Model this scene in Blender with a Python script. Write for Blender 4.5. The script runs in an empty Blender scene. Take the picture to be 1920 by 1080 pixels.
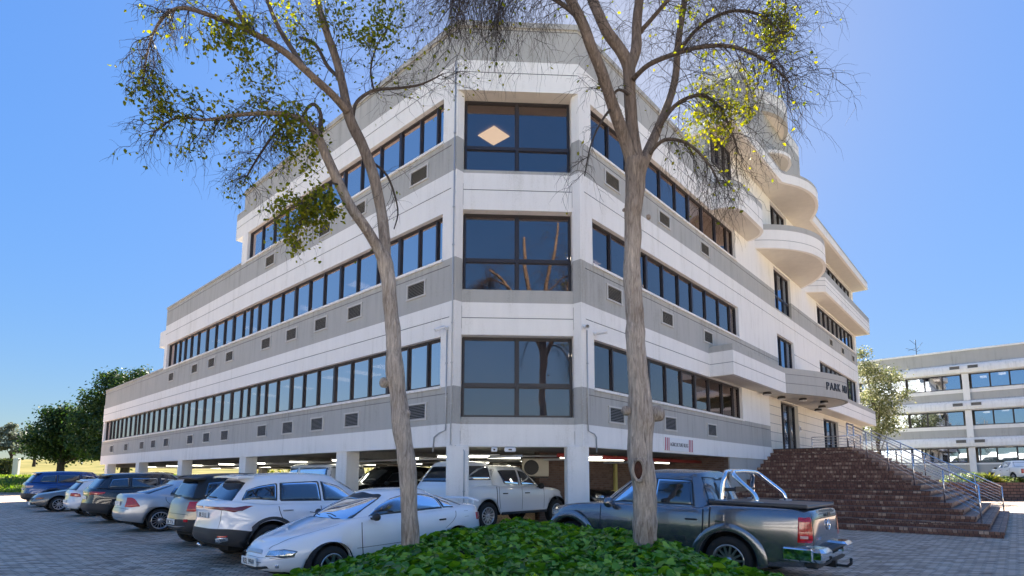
import bpy, bmesh, math, random
import numpy as np
from mathutils import Vector, Matrix, noise
from mathutils.bvhtree import BVHTree
random.seed(7)
SC = bpy.context.scene
COL = SC.collection
R = math.radians

# ------------------------------------------------------------------ camera, sky, sun, exposure
CAM_H = 1.65
cd = bpy.data.cameras.new('camera')
cam = bpy.data.objects.new('camera', cd)
COL.objects.link(cam)
cam.location = (0, 0, CAM_H)
cam.rotation_euler = (R(90) + 0.1166, -0.0017, 0)
cd.sensor_width = 36.0
cd.lens = 1042.38 / 1920 * 36
cd.shift_y = (771.77 - 540) / 1920
cd.clip_start = 0.05
cd.clip_end = 5000
SC.camera = cam

SKY_SAT, SKY_C = 1.24, 1.05
SUN_EL, SUN_AZ = R(39), R(11)      # azimuth measured from +Y towards +X
W_ = bpy.data.worlds.new('World')
SC.world = W_
W_.use_nodes = True
nt = W_.node_tree
for n in list(nt.nodes): nt.nodes.remove(n)
sky = nt.nodes.new('ShaderNodeTexSky')
sky.sky_type = 'NISHITA'
sky.sun_disc = False
sky.sun_elevation = SUN_EL
sky.sun_rotation = SUN_AZ
sky.altitude = 600
sky.air_density = 1.0
sky.dust_density = 0.7
sky.ozone_density = 1.3
bg = nt.nodes.new('ShaderNodeBackground')
bg.inputs[1].default_value = 0.15
wo = nt.nodes.new('ShaderNodeOutputWorld')
# the sky's own colour: a little more saturated, with the glare round the sun held back
bw_ = nt.nodes.new('ShaderNodeRGBToBW'); nt.links.new(sky.outputs[0], bw_.inputs[0])
ma_ = nt.nodes.new('ShaderNodeMath'); ma_.operation = 'MULTIPLY_ADD'; ma_.inputs[1].default_value = SKY_C; ma_.inputs[2].default_value = 1.0
nt.links.new(bw_.outputs[0], ma_.inputs[0])
vm2 = nt.nodes.new('ShaderNodeVectorMath'); vm2.operation = 'DIVIDE'
nt.links.new(sky.outputs[0], vm2.inputs[0]); nt.links.new(ma_.outputs[0], vm2.inputs[1])
hs_ = nt.nodes.new('ShaderNodeHueSaturation'); hs_.inputs['Saturation'].default_value = SKY_SAT
vm3 = nt.nodes.new('ShaderNodeVectorMath'); vm3.operation = 'MULTIPLY_ADD'; vm3.inputs[1].default_value = (.022,) * 3
nt.links.new(sky.outputs[0], vm3.inputs[0]); nt.links.new(vm2.outputs[0], vm3.inputs[2])
nt.links.new(vm3.outputs[0], hs_.inputs['Color'])
vm4 = nt.nodes.new('ShaderNodeVectorMath'); vm4.operation = 'MULTIPLY'; vm4.inputs[1].default_value = (0.86, 0.97, 1.12)
nt.links.new(hs_.outputs[0], vm4.inputs[0])
nt.links.new(vm4.outputs[0], bg.inputs[0])
nt.links.new(bg.outputs[0], wo.inputs[0])

sd = bpy.data.lights.new('sun', 'SUN')
sd.energy = 5.0
sd.angle = R(0.53)
sd.color = (1.0, 0.93, 0.82)
sun = bpy.data.objects.new('sun', sd)
COL.objects.link(sun)
sdir = Vector((math.sin(SUN_AZ) * math.cos(SUN_EL), math.cos(SUN_AZ) * math.cos(SUN_EL), math.sin(SUN_EL)))
sun.rotation_euler = sdir.to_track_quat('Z', 'Y').to_euler()
sun.location = (10, -10, 40)

SC.view_settings.view_transform = 'Standard'
SC.view_settings.look = 'None'
SC.view_settings.gamma = 1.0
SC.view_settings.exposure = 2.12
try:
    SC.cycles.max_bounces = 7
    SC.cycles.diffuse_bounces = 4
    SC.cycles.glossy_bounces = 3
    SC.cycles.transparent_max_bounces = 10
    SC.cycles.sample_clamp_indirect = 6
except Exception: pass

# ------------------------------------------------------------------ object helpers
def link(o, parent=None):
    COL.objects.link(o)
    if parent is not None: o.parent = parent
    return o

def tag(o, label=None, cat=None, group=None, kind=None):
    if label: o['label'] = label
    if cat: o['category'] = cat
    if group: o['group'] = group
    if kind: o['kind'] = kind
    return o

def empty(name, loc, rz=0.0, label=None, cat=None, group=None):
    o = bpy.data.objects.new(name, None)
    o.empty_display_size = 0.3
    o.location = loc
    o.rotation_euler = (0, 0, rz)
    link(o)
    return tag(o, label, cat, group)

class MB:
    """collects faces; every face has a material slot"""
    def __init__(s): s.v = []; s.f = []; s.m = []; s.sm = []
    def add(s, vs, fs, m=0, smooth=False):
        b = len(s.v); s.v.extend([tuple(p) for p in vs])
        for f in fs:
            s.f.append(tuple(b + i for i in f)); s.m.append(m); s.sm.append(smooth)
    def quad(s, a, b, c, d, m=0): s.add([a, b, c, d], [(0, 1, 2, 3)], m)
    def box(s, c, size, m=0, ax=None, bev=0.0):
        """c centre, size full extents, ax = (X,Y,Z) axis vectors"""
        X, Y, Z = ax if ax else (Vector((1, 0, 0)), Vector((0, 1, 0)), Vector((0, 0, 1)))
        c = Vector(c); hx, hy, hz = [q / 2 for q in size]
        if bev <= 0:
            vs = [c + X * (i * hx) + Y * (j * hy) + Z * (k * hz) for i in (-1, 1) for j in (-1, 1) for k in (-1, 1)]
            s.add(vs, [(0, 1, 3, 2), (4, 6, 7, 5), (0, 4, 5, 1), (2, 3, 7, 6), (0, 2, 6, 4), (1, 5, 7, 3)], m)
        else:
            b = bev; vs = []; 
            for k, zz, ins in ((0, -hz, b), (1, -hz + b, 0), (2, hz - b, 0), (3, hz, b)):
                x, y = hx - ins, hy - ins; e = b if ins == 0 else b * .6
                for (px, py) in ((-x + e, -y), (x - e, -y), (x, -y + e), (x, y - e), (x - e, y), (-x + e, y), (-x, y - e), (-x, -y + e)):
                    vs.append(c + X * px + Y * py + Z * zz)
            fs = [tuple(range(7, -1, -1)), tuple(range(24, 32))]
            for k in range(3):
                for i in range(8):
                    fs.append((k * 8 + i, k * 8 + (i + 1) % 8, (k + 1) * 8 + (i + 1) % 8, (k + 1) * 8 + i))
            s.add(vs, fs, m)
    def tube(s, pts, rad, n=6, m=0, cap=True, smooth=True):
        pts = [Vector(p) for p in pts]
        if not hasattr(rad, '__len__'): rad = [rad] * len(pts)
        vs = []; up = Vector((0.31, 0.17, 0.93))
        prev = None
        for i, p in enumerate(pts):
            t = (pts[min(i + 1, len(pts) - 1)] - pts[max(i - 1, 0)])
            if t.length < 1e-9: t = Vector((0, 0, 1))
            t.normalize()
            if prev is None:
                a = t.cross(up)
                if a.length < .05: a = t.cross(Vector((1, 0, 0)))
            else: a = prev - t * prev.dot(t)
            a.normalize(); prev = a
            b = t.cross(a)
            for k in range(n):
                an = 2 * math.pi * k / n
                vs.append(p + (a * math.cos(an) + b * math.sin(an)) * rad[i])
        fs = []
        for i in range(len(pts) - 1):
            for k in range(n):
                fs.append((i * n + k, i * n + (k + 1) % n, (i + 1) * n + (k + 1) % n, (i + 1) * n + k))
        if cap:
            fs.append(tuple(range(n - 1, -1, -1))); e = (len(pts) - 1) * n
            fs.append(tuple(range(e, e + n)))
        s.add(vs, fs, m, smooth)
    def lathe(s, prof, c, ax, n=24, m=0, smooth=True):
        """prof: (axial, radius) list; ax: axis vector"""
        A = Vector(ax).normalized(); X = A.cross(Vector((0, 0, 1)))
        if X.length < .01: X = Vector((1, 0, 0))
        X.normalize(); Y = A.cross(X); c = Vector(c); vs = []
        for a, r in prof:
            for k in range(n):
                t = 2 * math.pi * k / n
                vs.append(c + A * a + (X * math.cos(t) + Y * math.sin(t)) * r)
        fs = []
        for i in range(len(prof) - 1):
            for k in range(n):
                fs.append((i * n + k, i * n + (k + 1) % n, (i + 1) * n + (k + 1) % n, (i + 1) * n + k))
        s.add(vs, fs, m, smooth)
    def poly(s, pts2, z, m=0, flip=False):
        vs = [(p[0], p[1], z) for p in pts2]
        f = tuple(range(len(vs)))
        s.add(vs, [f[::-1] if flip else f], m)
    def slab(s, pts2, z0, z1, m=0, mside=None):
        """pts2 counter-clockwise"""
        if mside is None: mside = m
        s.poly(pts2, z1, m); s.poly(pts2, z0, m, True); n = len(pts2)
        for i in range(n):
            a, b = pts2[i], pts2[(i + 1) % n]
            s.quad((a[0], a[1], z0), (b[0], b[1], z0), (b[0], b[1], z1), (a[0], a[1], z1), mside)
    def build(s, name, mats, parent=None, off=(0, 0, 0), fixn=False):
        if not isinstance(mats, (list, tuple)): mats = [mats]
        me = bpy.data.meshes.new(name)
        ox, oy, oz = off
        me.from_pydata([(p[0] - ox, p[1] - oy, p[2] - oz) for p in s.v], [], s.f)
        for mt in mats: me.materials.append(mt)
        me.polygons.foreach_set('material_index', s.m)
        me.polygons.foreach_set('use_smooth', s.sm)
        me.update()
        if fixn:
            bm = bmesh.new(); bm.from_mesh(me)
            bmesh.ops.recalc_face_normals(bm, faces=bm.faces)
            bm.to_mesh(me); bm.free()
        o = bpy.data.objects.new(name, me)
        if parent is None: o.location = off
        return link(o, parent)

def copy_tree(o, parent=None):
    c = o.copy(); COL.objects.link(c)
    if parent is not None: c.parent = parent
    for k in list(o.children): copy_tree(k, c)
    return c

# ------------------------------------------------------------------ materials
def new_mat(name):
    m = bpy.data.materials.new(name); m.use_nodes = True
    nt = m.node_tree
    for n in list(nt.nodes): nt.nodes.remove(n)
    out = nt.nodes.new('ShaderNodeOutputMaterial')
    return m, nt, out

def N(nt, t, **kw):
    n = nt.nodes.new(t)
    for k, v in kw.items():
        if k.startswith('i_'):
            key = k[2:]
            key = int(key) if key.isdigit() else key.replace('_', ' ')
            n.inputs[key].default_value = v
        else: setattr(n, k, v)
    return n

def rgba(c): return (c[0], c[1], c[2], 1.0)

def ramp(nt, fac, stops):
    r = nt.nodes.new('ShaderNodeValToRGB')
    el = r.color_ramp.elements
    while len(el) < len(stops): el.new(0.5)
    for e, (p, c) in zip(el, stops): e.position = p; e.color = rgba(c)
    nt.links.new(fac, r.inputs[0])
    return r.outputs[0]

def pmat(name, col, rough=0.5, metal=0.0, spec=0.5, var=0.0, vscale=3.0, bump=0.0, bscale=40.0, coat=0.0, emit=None, estr=0.0, stretch=None):
    m, nt, out = new_mat(name)
    p = N(nt, 'ShaderNodeBsdfPrincipled')
    p.inputs['Roughness'].default_value = rough
    p.inputs['Metallic'].default_value = metal
    p.inputs['Specular IOR Level'].default_value = spec
    p.inputs['Coat Weight'].default_value = coat
    p.inputs['Coat Roughness'].default_value = 0.04
    p.inputs['Base Color'].default_value = rgba(col)
    tc = N(nt, 'ShaderNodeTexCoord')
    if var > 0:
        mp = N(nt, 'ShaderNodeMapping')
        if stretch: mp.inputs['Scale'].default_value = stretch
        nt.links.new(tc.outputs['Object'], mp.inputs[0])
        nz = N(nt, 'ShaderNodeTexNoise', i_Scale=vscale, i_Detail=6.0, i_Roughness=0.6)
        nt.links.new(mp.outputs[0], nz.inputs['Vector'])
        c0 = tuple(max(0, x * (1 - var)) for x in col); c1 = tuple(min(1, x * (1 + var)) for x in col)
        nt.links.new(ramp(nt, nz.outputs[0], [(0.3, c0), (0.7, c1)]), p.inputs['Base Color'])
    if bump > 0:
        nb = N(nt, 'ShaderNodeTexNoise', i_Scale=bscale, i_Detail=4.0)
        nt.links.new(tc.outputs['Object'], nb.inputs['Vector'])
        b = N(nt, 'ShaderNodeBump', i_Strength=bump, i_Distance=0.02)
        nt.links.new(nb.outputs[0], b.inputs['Height'])
        nt.links.new(b.outputs[0], p.inputs['Normal'])
    if emit:
        p.inputs['Emission Color'].default_value = rgba(emit)
        p.inputs['Emission Strength'].default_value = estr
    nt.links.new(p.outputs[0], out.inputs[0])
    return m

def wall_paint(name, col, streak=0.06, blocks=False):
    """painted plaster: broad blotches, vertical rain streaks, fine stipple"""
    m, nt, out = new_mat(name)
    p = N(nt, 'ShaderNodeBsdfPrincipled', i_Roughness=0.75)
    p.inputs['Specular IOR Level'].default_value = 0.3
    tc = N(nt, 'ShaderNodeTexCoord')
    mp = N(nt, 'ShaderNodeMapping'); mp.inputs['Scale'].default_value = (2.2, 2.2, 0.22)
    nt.links.new(tc.outputs['Object'], mp.inputs[0])
    n1 = N(nt, 'ShaderNodeTexNoise', i_Scale=1.6, i_Detail=7.0, i_Roughness=0.68)
    nt.links.new(mp.outputs[0], n1.inputs['Vector'])
    n2 = N(nt, 'ShaderNodeTexNoise', i_Scale=0.45, i_Detail=5.0, i_Roughness=0.6)
    nt.links.new(tc.outputs['Object'], n2.inputs['Vector'])
    n3 = N(nt, 'ShaderNodeTexNoise', i_Scale=26.0, i_Detail=3.0)
    nt.links.new(tc.outputs['Object'], n3.inputs['Vector'])
    a = N(nt, 'ShaderNodeMath', operation='MULTIPLY_ADD', i_1=0.5); nt.links.new(n1.outputs[0], a.inputs[0])
    b = N(nt, 'ShaderNodeMath', operation='MULTIPLY', i_1=0.32); nt.links.new(n2.outputs[0], b.inputs[0])
    nt.links.new(b.outputs[0], a.inputs[2])
    c = N(nt, 'ShaderNodeMath', operation='MULTIPLY_ADD', i_1=0.18); nt.links.new(n3.outputs[0], c.inputs[0])
    nt.links.new(a.outputs[0], c.inputs[2])
    lo = (col[0] * (1 - 2.4 * streak), col[1] * (1 - 2.5 * streak), col[2] * (1 - 2.9 * streak))
    hi = tuple(x * (1 + streak * .6) for x in col)
    colr = ramp(nt, c.outputs[0], [(0.34, lo), (0.47, col), (0.60, hi)])
    # rain drips below each sill line
    sz = N(nt, 'ShaderNodeSeparateXYZ'); nt.links.new(tc.outputs['Object'], sz.inputs[0])
    md = N(nt, 'ShaderNodeMath', operation='MODULO', i_1=3.5); ms = N(nt, 'ShaderNodeMath', operation='SUBTRACT', i_1=0.53); nt.links.new(sz.outputs[2], ms.inputs[0]); nt.links.new(ms.outputs[0], md.inputs[0])
    mr = N(nt, 'ShaderNodeMapRange'); mr.inputs[1].default_value = 2.3; mr.inputs[2].default_value = 3.5; nt.links.new(md.outputs[0], mr.inputs[0])
    md2 = N(nt, 'ShaderNodeMapping'); md2.inputs['Scale'].default_value = (7.5, 7.5, .25); nt.links.new(tc.outputs['Object'], md2.inputs[0])
    nd = N(nt, 'ShaderNodeTexNoise', i_Scale=1.0, i_Detail=3.0); nt.links.new(md2.outputs[0], nd.inputs['Vector'])
    dr = ramp(nt, nd.outputs[0], [(0.52, (0, 0, 0)), (0.72, (1, 1, 1))])
    mm = N(nt, 'ShaderNodeMath', operation='MULTIPLY'); nt.links.new(dr, mm.inputs[0]); nt.links.new(mr.outputs[0], mm.inputs[1])
    m3 = N(nt, 'ShaderNodeMath', operation='MULTIPLY', i_1=0.55); nt.links.new(mm.outputs[0], m3.inputs[0])
    mxd = N(nt, 'ShaderNodeMix', data_type='RGBA'); nt.links.new(m3.outputs[0], mxd.inputs[0]); nt.links.new(colr, mxd.inputs[6]); mxd.inputs[7].default_value = rgba(tuple(x * .55 for x in col))
    colr = mxd.outputs[2]
    nb = N(nt, 'ShaderNodeTexNoise', i_Scale=70.0, i_Detail=3.0)
    nt.links.new(tc.outputs['Object'], nb.inputs['Vector'])
    bp = N(nt, 'ShaderNodeBump', i_Strength=0.18, i_Distance=0.01)
    nt.links.new(nb.outputs[0], bp.inputs['Height'])
    nt.links.new(bp.outputs[0], p.inputs['Normal'])
    nt.links.new(colr, p.inputs['Base Color'])
    nt.links.new(p.outputs[0], out.inputs[0])
    return m

def glass_mat(name, refl=(0.62, 0.72, 0.88), tint=(0.30, 0.34, 0.40), base=0.24, rough=0.0, wob=0.02, inner=None):
    """solar-control glazing: mirror mixed with a tinted see-through layer"""
    m, nt, out = new_mat(name)
    g = N(nt, 'ShaderNodeBsdfGlossy', i_Roughness=rough); g.inputs['Color'].default_value = rgba(refl)
    if inner is None:
        t = N(nt, 'ShaderNodeBsdfTransparent'); t.inputs['Color'].default_value = rgba(tint)
    else:
        t = N(nt, 'ShaderNodeBsdfDiffuse'); t.inputs['Color'].default_value = rgba(inner)
    lw = N(nt, 'ShaderNodeLayerWeight', i_Blend=0.32)
    mr = N(nt, 'ShaderNodeMath', operation='MULTIPLY_ADD', i_1=1.5, i_2=base)
    nt.links.new(lw.outputs['Fresnel'], mr.inputs[0])
    cl = N(nt, 'ShaderNodeMath', operation='MINIMUM', i_1=0.95); nt.links.new(mr.outputs[0], cl.inputs[0])
    mx = N(nt, 'ShaderNodeMixShader')
    nt.links.new(cl.outputs[0], mx.inputs[0]); nt.links.new(t.outputs[0], mx.inputs[1]); nt.links.new(g.outputs[0], mx.inputs[2])
    if False:
        tc = N(nt, 'ShaderNodeTexCoord')
        nz = N(nt, 'ShaderNodeTexNoise', i_Scale=1.3, i_Detail=1.0); nt.links.new(tc.outputs['Object'], nz.inputs['Vector'])
        bp = N(nt, 'ShaderNodeBump', i_Strength=wob * 5, i_Distance=0.02)
        nt.links.new(nz.outputs[0], bp.inputs['Height']); nt.links.new(bp.outputs[0], g.inputs['Normal'])
    nt.links.new(mx.outputs[0], out.inputs[0])
    return m

def leaf_mat(name, cols, trans=0.45, rough=0.5, vscale=1.2):
    m, nt, out = new_mat(name)
    p = N(nt, 'ShaderNodeBsdfPrincipled', i_Roughness=rough)
    p.inputs['Specular IOR Level'].default_value = 0.35
    tl = N(nt, 'ShaderNodeBsdfTranslucent')
    g = N(nt, 'ShaderNodeNewGeometry')
    tc = N(nt, 'ShaderNodeTexCoord')
    nz = N(nt, 'ShaderNodeTexNoise', i_Scale=vscale, i_Detail=3.0); nt.links.new(tc.outputs['Object'], nz.inputs['Vector'])
    ad = N(nt, 'ShaderNodeMath', operation='MULTIPLY_ADD', i_1=0.55)
    nt.links.new(g.outputs['Random Per Island'], ad.inputs[0])
    ml = N(nt, 'ShaderNodeMath', operation='MULTIPLY', i_1=0.45); nt.links.new(nz.outputs[0], ml.inputs[0])
    nt.links.new(ml.outputs[0], ad.inputs[2])
    k = len(cols)
    c = ramp(nt, ad.outputs[0], [(0.12 + 0.75 * i / (k - 1), cc) for i, cc in enumerate(cols)])
    nt.links.new(c, p.inputs['Base Color'])
    hs = N(nt, 'ShaderNodeHueSaturation', i_Saturation=1.15, i_Value=1.7); nt.links.new(c, hs.inputs['Color'])
    nt.links.new(hs.outputs[0], tl.inputs['Color'])
    mx = N(nt, 'ShaderNodeMixShader', i_0=trans)
    nt.links.new(p.outputs[0], mx.inputs[1]); nt.links.new(tl.outputs[0], mx.inputs[2])
    nt.links.new(mx.outputs[0], out.inputs[0])
    return m

def brick_mat(name, cols, mortar, bw, bh, rot=0.0, msize=0.012, bump=0.5, big=0.25, vertical=False, rough=0.8, extra=None):
    """bricks; vertical=True lays courses on risers using (s+off, z), treads using (s, off)"""
    m, nt, out = new_mat(name)
    p = N(nt, 'ShaderNodeBsdfPrincipled', i_Roughness=rough)
    p.inputs['Specular IOR Level'].default_value = 0.35
    tc = N(nt, 'ShaderNodeTexCoord')
    mp = N(nt, 'ShaderNodeMapping'); mp.inputs['Rotation'].default_value = (0, 0, rot)
    nt.links.new(tc.outputs['Object'], mp.inputs[0])
    vec = mp.outputs[0]
    if vertical:
        sx = N(nt, 'ShaderNodeSeparateXYZ'); nt.links.new(vec, sx.inputs[0])
        ad = N(nt, 'ShaderNodeMath', operation='ADD'); nt.links.new(sx.outputs[0], ad.inputs[0]); nt.links.new(sx.outputs[1], ad.inputs[1])
        cv = N(nt, 'ShaderNodeCombineXYZ'); nt.links.new(ad.outputs[0], cv.inputs[0]); nt.links.new(sx.outputs[2], cv.inputs[1])
        g = N(nt, 'ShaderNodeNewGeometry'); sn = N(nt, 'ShaderNodeSeparateXYZ'); nt.links.new(g.outputs['True Normal'], sn.inputs[0])
        ab = N(nt, 'ShaderNodeMath', operation='GREATER_THAN', i_1=0.7); nt.links.new(sn.outputs[2], ab.inputs[0])
        mv = N(nt, 'ShaderNodeMix', data_type='VECTOR'); nt.links.new(ab.outputs[0], mv.inputs[0])
        nt.links.new(cv.outputs[0], mv.inputs[4]); nt.links.new(vec, mv.inputs[5])
        vec = mv.outputs[1]
    br = N(nt, 'ShaderNodeTexBrick')
    br.inputs['Color1'].default_value = rgba((0, 0, 0)); br.inputs['Color2'].default_value = rgba((1, 1, 1))
    br.inputs['Mortar'].default_value = rgba((0.5, 0.5, 0.5))
    br.inputs['Scale'].default_value = 1.0
    br.inputs['Mortar Size'].default_value = msize
    br.inputs['Mortar Smooth'].default_value = 0.3
    br.inputs['Brick Width'].default_value = bw
    br.inputs['Row Height'].default_value = bh
    nt.links.new(vec, br.inputs['Vector'])
    rgb = N(nt, 'ShaderNodeRGBToBW'); nt.links.new(br.outputs['Color'], rgb.inputs[0])
    nb = N(nt, 'ShaderNodeTexNoise', i_Scale=big, i_Detail=6.0, i_Roughness=0.62); nt.links.new(tc.outputs['Object'], nb.inputs['Vector'])
    nf = N(nt, 'ShaderNodeTexNoise', i_Scale=18.0, i_Detail=4.0); nt.links.new(tc.outputs['Object'], nf.inputs['Vector'])
    a = N(nt, 'ShaderNodeMath', operation='MULTIPLY_ADD', i_1=0.45); nt.links.new(rgb.outputs[0], a.inputs[0])
    b = N(nt, 'ShaderNodeMath', operation='MULTIPLY_ADD', i_1=0.45); nt.links.new(nb.outputs[0], b.inputs[0])
    c = N(nt, 'ShaderNodeMath', operation='MULTIPLY', i_1=0.2); nt.links.new(nf.outputs[0], c.inputs[0])
    nt.links.new(c.outputs[0], b.inputs[2]); nt.links.new(b.outputs[0], a.inputs[2])
    k = len(cols)
    colr = ramp(nt, a.outputs[0], [(0.22 + 0.6 * i / (k - 1), cc) for i, cc in enumerate(cols)])
    mx = N(nt, 'ShaderNodeMix', data_type='RGBA'); nt.links.new(br.outputs['Fac'], mx.inputs[0])
    nt.links.new(colr, mx.inputs[6]); mx.inputs[7].default_value = rgba(mortar)
    nt.links.new(mx.outputs[2], p.inputs['Base Color'])
    inv = N(nt, 'ShaderNodeMath', operation='MULTIPLY_ADD', i_1=-1.0); nt.links.new(br.outputs['Fac'], inv.inputs[0])
    fn = N(nt, 'ShaderNodeMath', operation='MULTIPLY_ADD', i_1=0.5, i_2=0.6); nt.links.new(nf.outputs[0], fn.inputs[0]); nt.links.new(fn.outputs[0], inv.inputs[2])
    bp = N(nt, 'ShaderNodeBump', i_Strength=bump, i_Distance=0.02)
    nt.links.new(inv.outputs[0], bp.inputs['Height']); nt.links.new(bp.outputs[0], p.inputs['Normal'])
    nt.links.new(p.outputs[0], out.inputs[0])
    return m

def bark_mat(name, lo, hi, upper=None):
    m, nt, out = new_mat(name)
    p = N(nt, 'ShaderNodeBsdfPrincipled', i_Roughness=0.9)
    p.inputs['Specular IOR Level'].default_value = 0.15
    tc = N(nt, 'ShaderNodeTexCoord')
    mp = N(nt, 'ShaderNodeMapping'); mp.inputs['Scale'].default_value = (9, 9, 1.1)
    nt.links.new(tc.outputs['Object'], mp.inputs[0])
    n1 = N(nt, 'ShaderNodeTexNoise', i_Scale=3.0, i_Detail=8.0, i_Roughness=0.7, i_Distortion=0.9); nt.links.new(mp.outputs[0], n1.inputs['Vector'])
    n2 = N(nt, 'ShaderNodeTexNoise', i_Scale=1.6, i_Detail=4.0); nt.links.new(tc.outputs['Object'], n2.inputs['Vector'])
    a = N(nt, 'ShaderNodeMath', operation='MULTIPLY_ADD', i_1=0.7); nt.links.new(n1.outputs[0], a.inputs[0])
    b = N(nt, 'ShaderNodeMath', operation='MULTIPLY', i_1=0.3); nt.links.new(n2.outputs[0], b.inputs[0]); nt.links.new(b.outputs[0], a.inputs[2])
    base_ = ramp(nt, a.outputs[0], [(0.33, lo), (0.5, tuple((x + y) / 2 for x, y in zip(lo, hi))), (0.66, hi)])
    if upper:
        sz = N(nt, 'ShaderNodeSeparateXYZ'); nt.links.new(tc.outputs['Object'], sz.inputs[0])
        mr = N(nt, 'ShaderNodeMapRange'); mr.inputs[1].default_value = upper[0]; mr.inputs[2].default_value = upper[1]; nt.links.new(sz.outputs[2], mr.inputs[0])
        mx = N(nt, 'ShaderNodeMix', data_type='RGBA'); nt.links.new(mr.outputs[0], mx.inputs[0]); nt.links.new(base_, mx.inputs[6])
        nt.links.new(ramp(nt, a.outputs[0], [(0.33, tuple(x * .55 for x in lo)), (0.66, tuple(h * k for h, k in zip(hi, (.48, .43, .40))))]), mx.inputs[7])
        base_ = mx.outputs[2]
    nt.links.new(base_, p.inputs['Base Color'])
    bp = N(nt, 'ShaderNodeBump', i_Strength=1.0, i_Distance=0.07); nt.links.new(n1.outputs[0], bp.inputs['Height']); nt.links.new(bp.outputs[0], p.inputs['Normal'])
    nt.links.new(p.outputs[0], out.inputs[0])
    return m

# ------------------------------------------------------------------ site geometry
FA = 0.0515
def V2(x, y): return np.array([x, y], float)
L0 = V2(-1.5371, 14.4118)
FD = V2(math.cos(FA), math.sin(FA))
R0 = L0 + 3.4 * FD
DL = V2(math.cos(FA + math.pi * .75), math.sin(FA + math.pi * .75))
DR = V2(math.cos(FA + math.pi * .25), math.sin(FA + math.pi * .25))
NL = -DR; NR = -DL; NF = V2(FD[1], -FD[0])
def PLp(s, o=0.0): return L0 + DL * s + NL * o        # point on / in front of the left wall
def PRp(s, o=0.0): return R0 + DR * s + NR * o        # point on / in front of the right wall
def PFp(s, o=0.0): return L0 + FD * s + NF * o
def v3(p, z): return Vector((float(p[0]), float(p[1]), float(z)))
def dv(p): return Vector((float(p[0]), float(p[1]), 0.0))
def sstep(t): t = max(0., min(1., t)); return t * t * (3 - 2 * t)

_cp, _sp = math.cos(0.1166), math.sin(0.1166)
def unproj(px, py, dist):
    """site survey helper: point of the photo's sight line at a given forward distance"""
    u, v = (px - 960) / 1042.38, (771.77 - py) / 1042.38
    y = _cp - v * _sp; z = _sp + v * _cp
    return Vector((u / y * dist, dist, CAM_H + z / y * dist))
# ------------------------------------------------------------------ materials of the place
M = {}
M['white'] = wall_paint('white wall paint', (0.84, 0.815, 0.77), 0.075)
M['grey'] = wall_paint('grey wall paint', (0.43, 0.42, 0.39), 0.11)
M['tile'] = wall_paint('cream cladding', (0.76, 0.71, 0.62), 0.06)
M['joint'] = pmat('shadow joint', (0.22, 0.22, 0.22), 0.9)
M['soffit'] = pmat('soffit paint', (0.66, 0.62, 0.55), 0.8, var=0.05)
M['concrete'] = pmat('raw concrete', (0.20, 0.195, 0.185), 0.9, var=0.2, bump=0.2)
M['frame'] = pmat('bronze window frame', (0.035, 0.03, 0.032), 0.38, spec=0.5)
M['glass'] = glass_mat('solar glass', refl=(0.80, 0.66, 0.60), base=0.17, tint=(.62, .62, .65))
M['glass_far'] = glass_mat('far glass', refl=(0.75, 0.85, 1.0), base=0.5, tint=(.5, .5, .52))
M['glass_dark'] = glass_mat('dark glass', base=0.16, tint=(0.36, 0.35, 0.35))
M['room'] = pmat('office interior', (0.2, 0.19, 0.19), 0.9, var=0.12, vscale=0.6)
M['ceil'] = pmat('office ceiling', (0.62, 0.62, 0.62), 0.9, var=0.03)
M['lamp_w'] = pmat('office lamp', (1, .9, .75), emit=(1, .86, .66), estr=1.5)
M['lamp_d'] = pmat('office lamp warm', (1, .8, .5), emit=(1, .68, .32), estr=.72)
M['tube'] = pmat('tube lamp', (1, 1, .9), emit=(1.0, .96, .78), estr=2.4)
M['vent'] = pmat('vent slat', (0.30, 0.29, 0.27), 0.6)
M['vent_back'] = pmat('vent void', (0.02, 0.02, 0.02), 0.9)
M['vent_frame'] = pmat('vent frame', (0.56, 0.54, 0.5), 0.6)
M['metal'] = pmat('galvanised conduit', (0.50, 0.50, 0.50), 0.45, metal=0.5)
M['steel'] = pmat('stainless rail', (0.72, 0.72, 0.74), 0.25, metal=1.0)
M['plastic_w'] = pmat('white plastic', (0.78, 0.78, 0.78), 0.4)
M['plastic_b'] = pmat('black plastic', (0.02, 0.02, 0.022), 0.4)
M['darkmetal'] = pmat('dark metal', (0.05, 0.045, 0.045), 0.5)
M['brownwall'] = brick_mat('store wall brick', [(0.10, 0.06, 0.045), (0.15, 0.09, 0.07), (0.2, 0.13, 0.1)], (0.16, 0.13, 0.11), 0.22, 0.08, -FA - math.pi / 4, vertical=True)
M['red'] = pmat('red paint', (0.45, 0.05, 0.04), 0.5)
M['letter'] = pmat('sign letters', (0.012, 0.014, 0.025), 0.35)
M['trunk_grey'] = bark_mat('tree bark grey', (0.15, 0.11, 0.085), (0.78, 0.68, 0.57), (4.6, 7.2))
M['limb'] = bark_mat('limb bark', (0.05, 0.038, 0.03), (0.24, 0.19, 0.155))
M['bark_dark'] = bark_mat('dark bark', (0.03, 0.024, 0.02), (0.10, 0.08, 0.065))
M['blind'] = pmat('blind fabric', (.50, .50, .50), .9)
M['opal'] = pmat('opal glass', (.75, .72, .68), .4)
WM = [M['white'], M['grey'], M['joint'], M['soffit'], M['tile'], M['concrete']]
W0, G1, J2, S3, T4, C5 = range(6)

ZONES = [(0.0, W0), (3.03, G1), (4.03, W0), (6.35, G1), (7.56, W0), (10.07, G1), (11.04, W0), (13.33, G1), (14.36, G1)]
GROOVES = [3.84, 5.92, 7.36, 9.58, 10.85, 12.97, 14.29]
ALLW = [(0.0, W0)]

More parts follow.
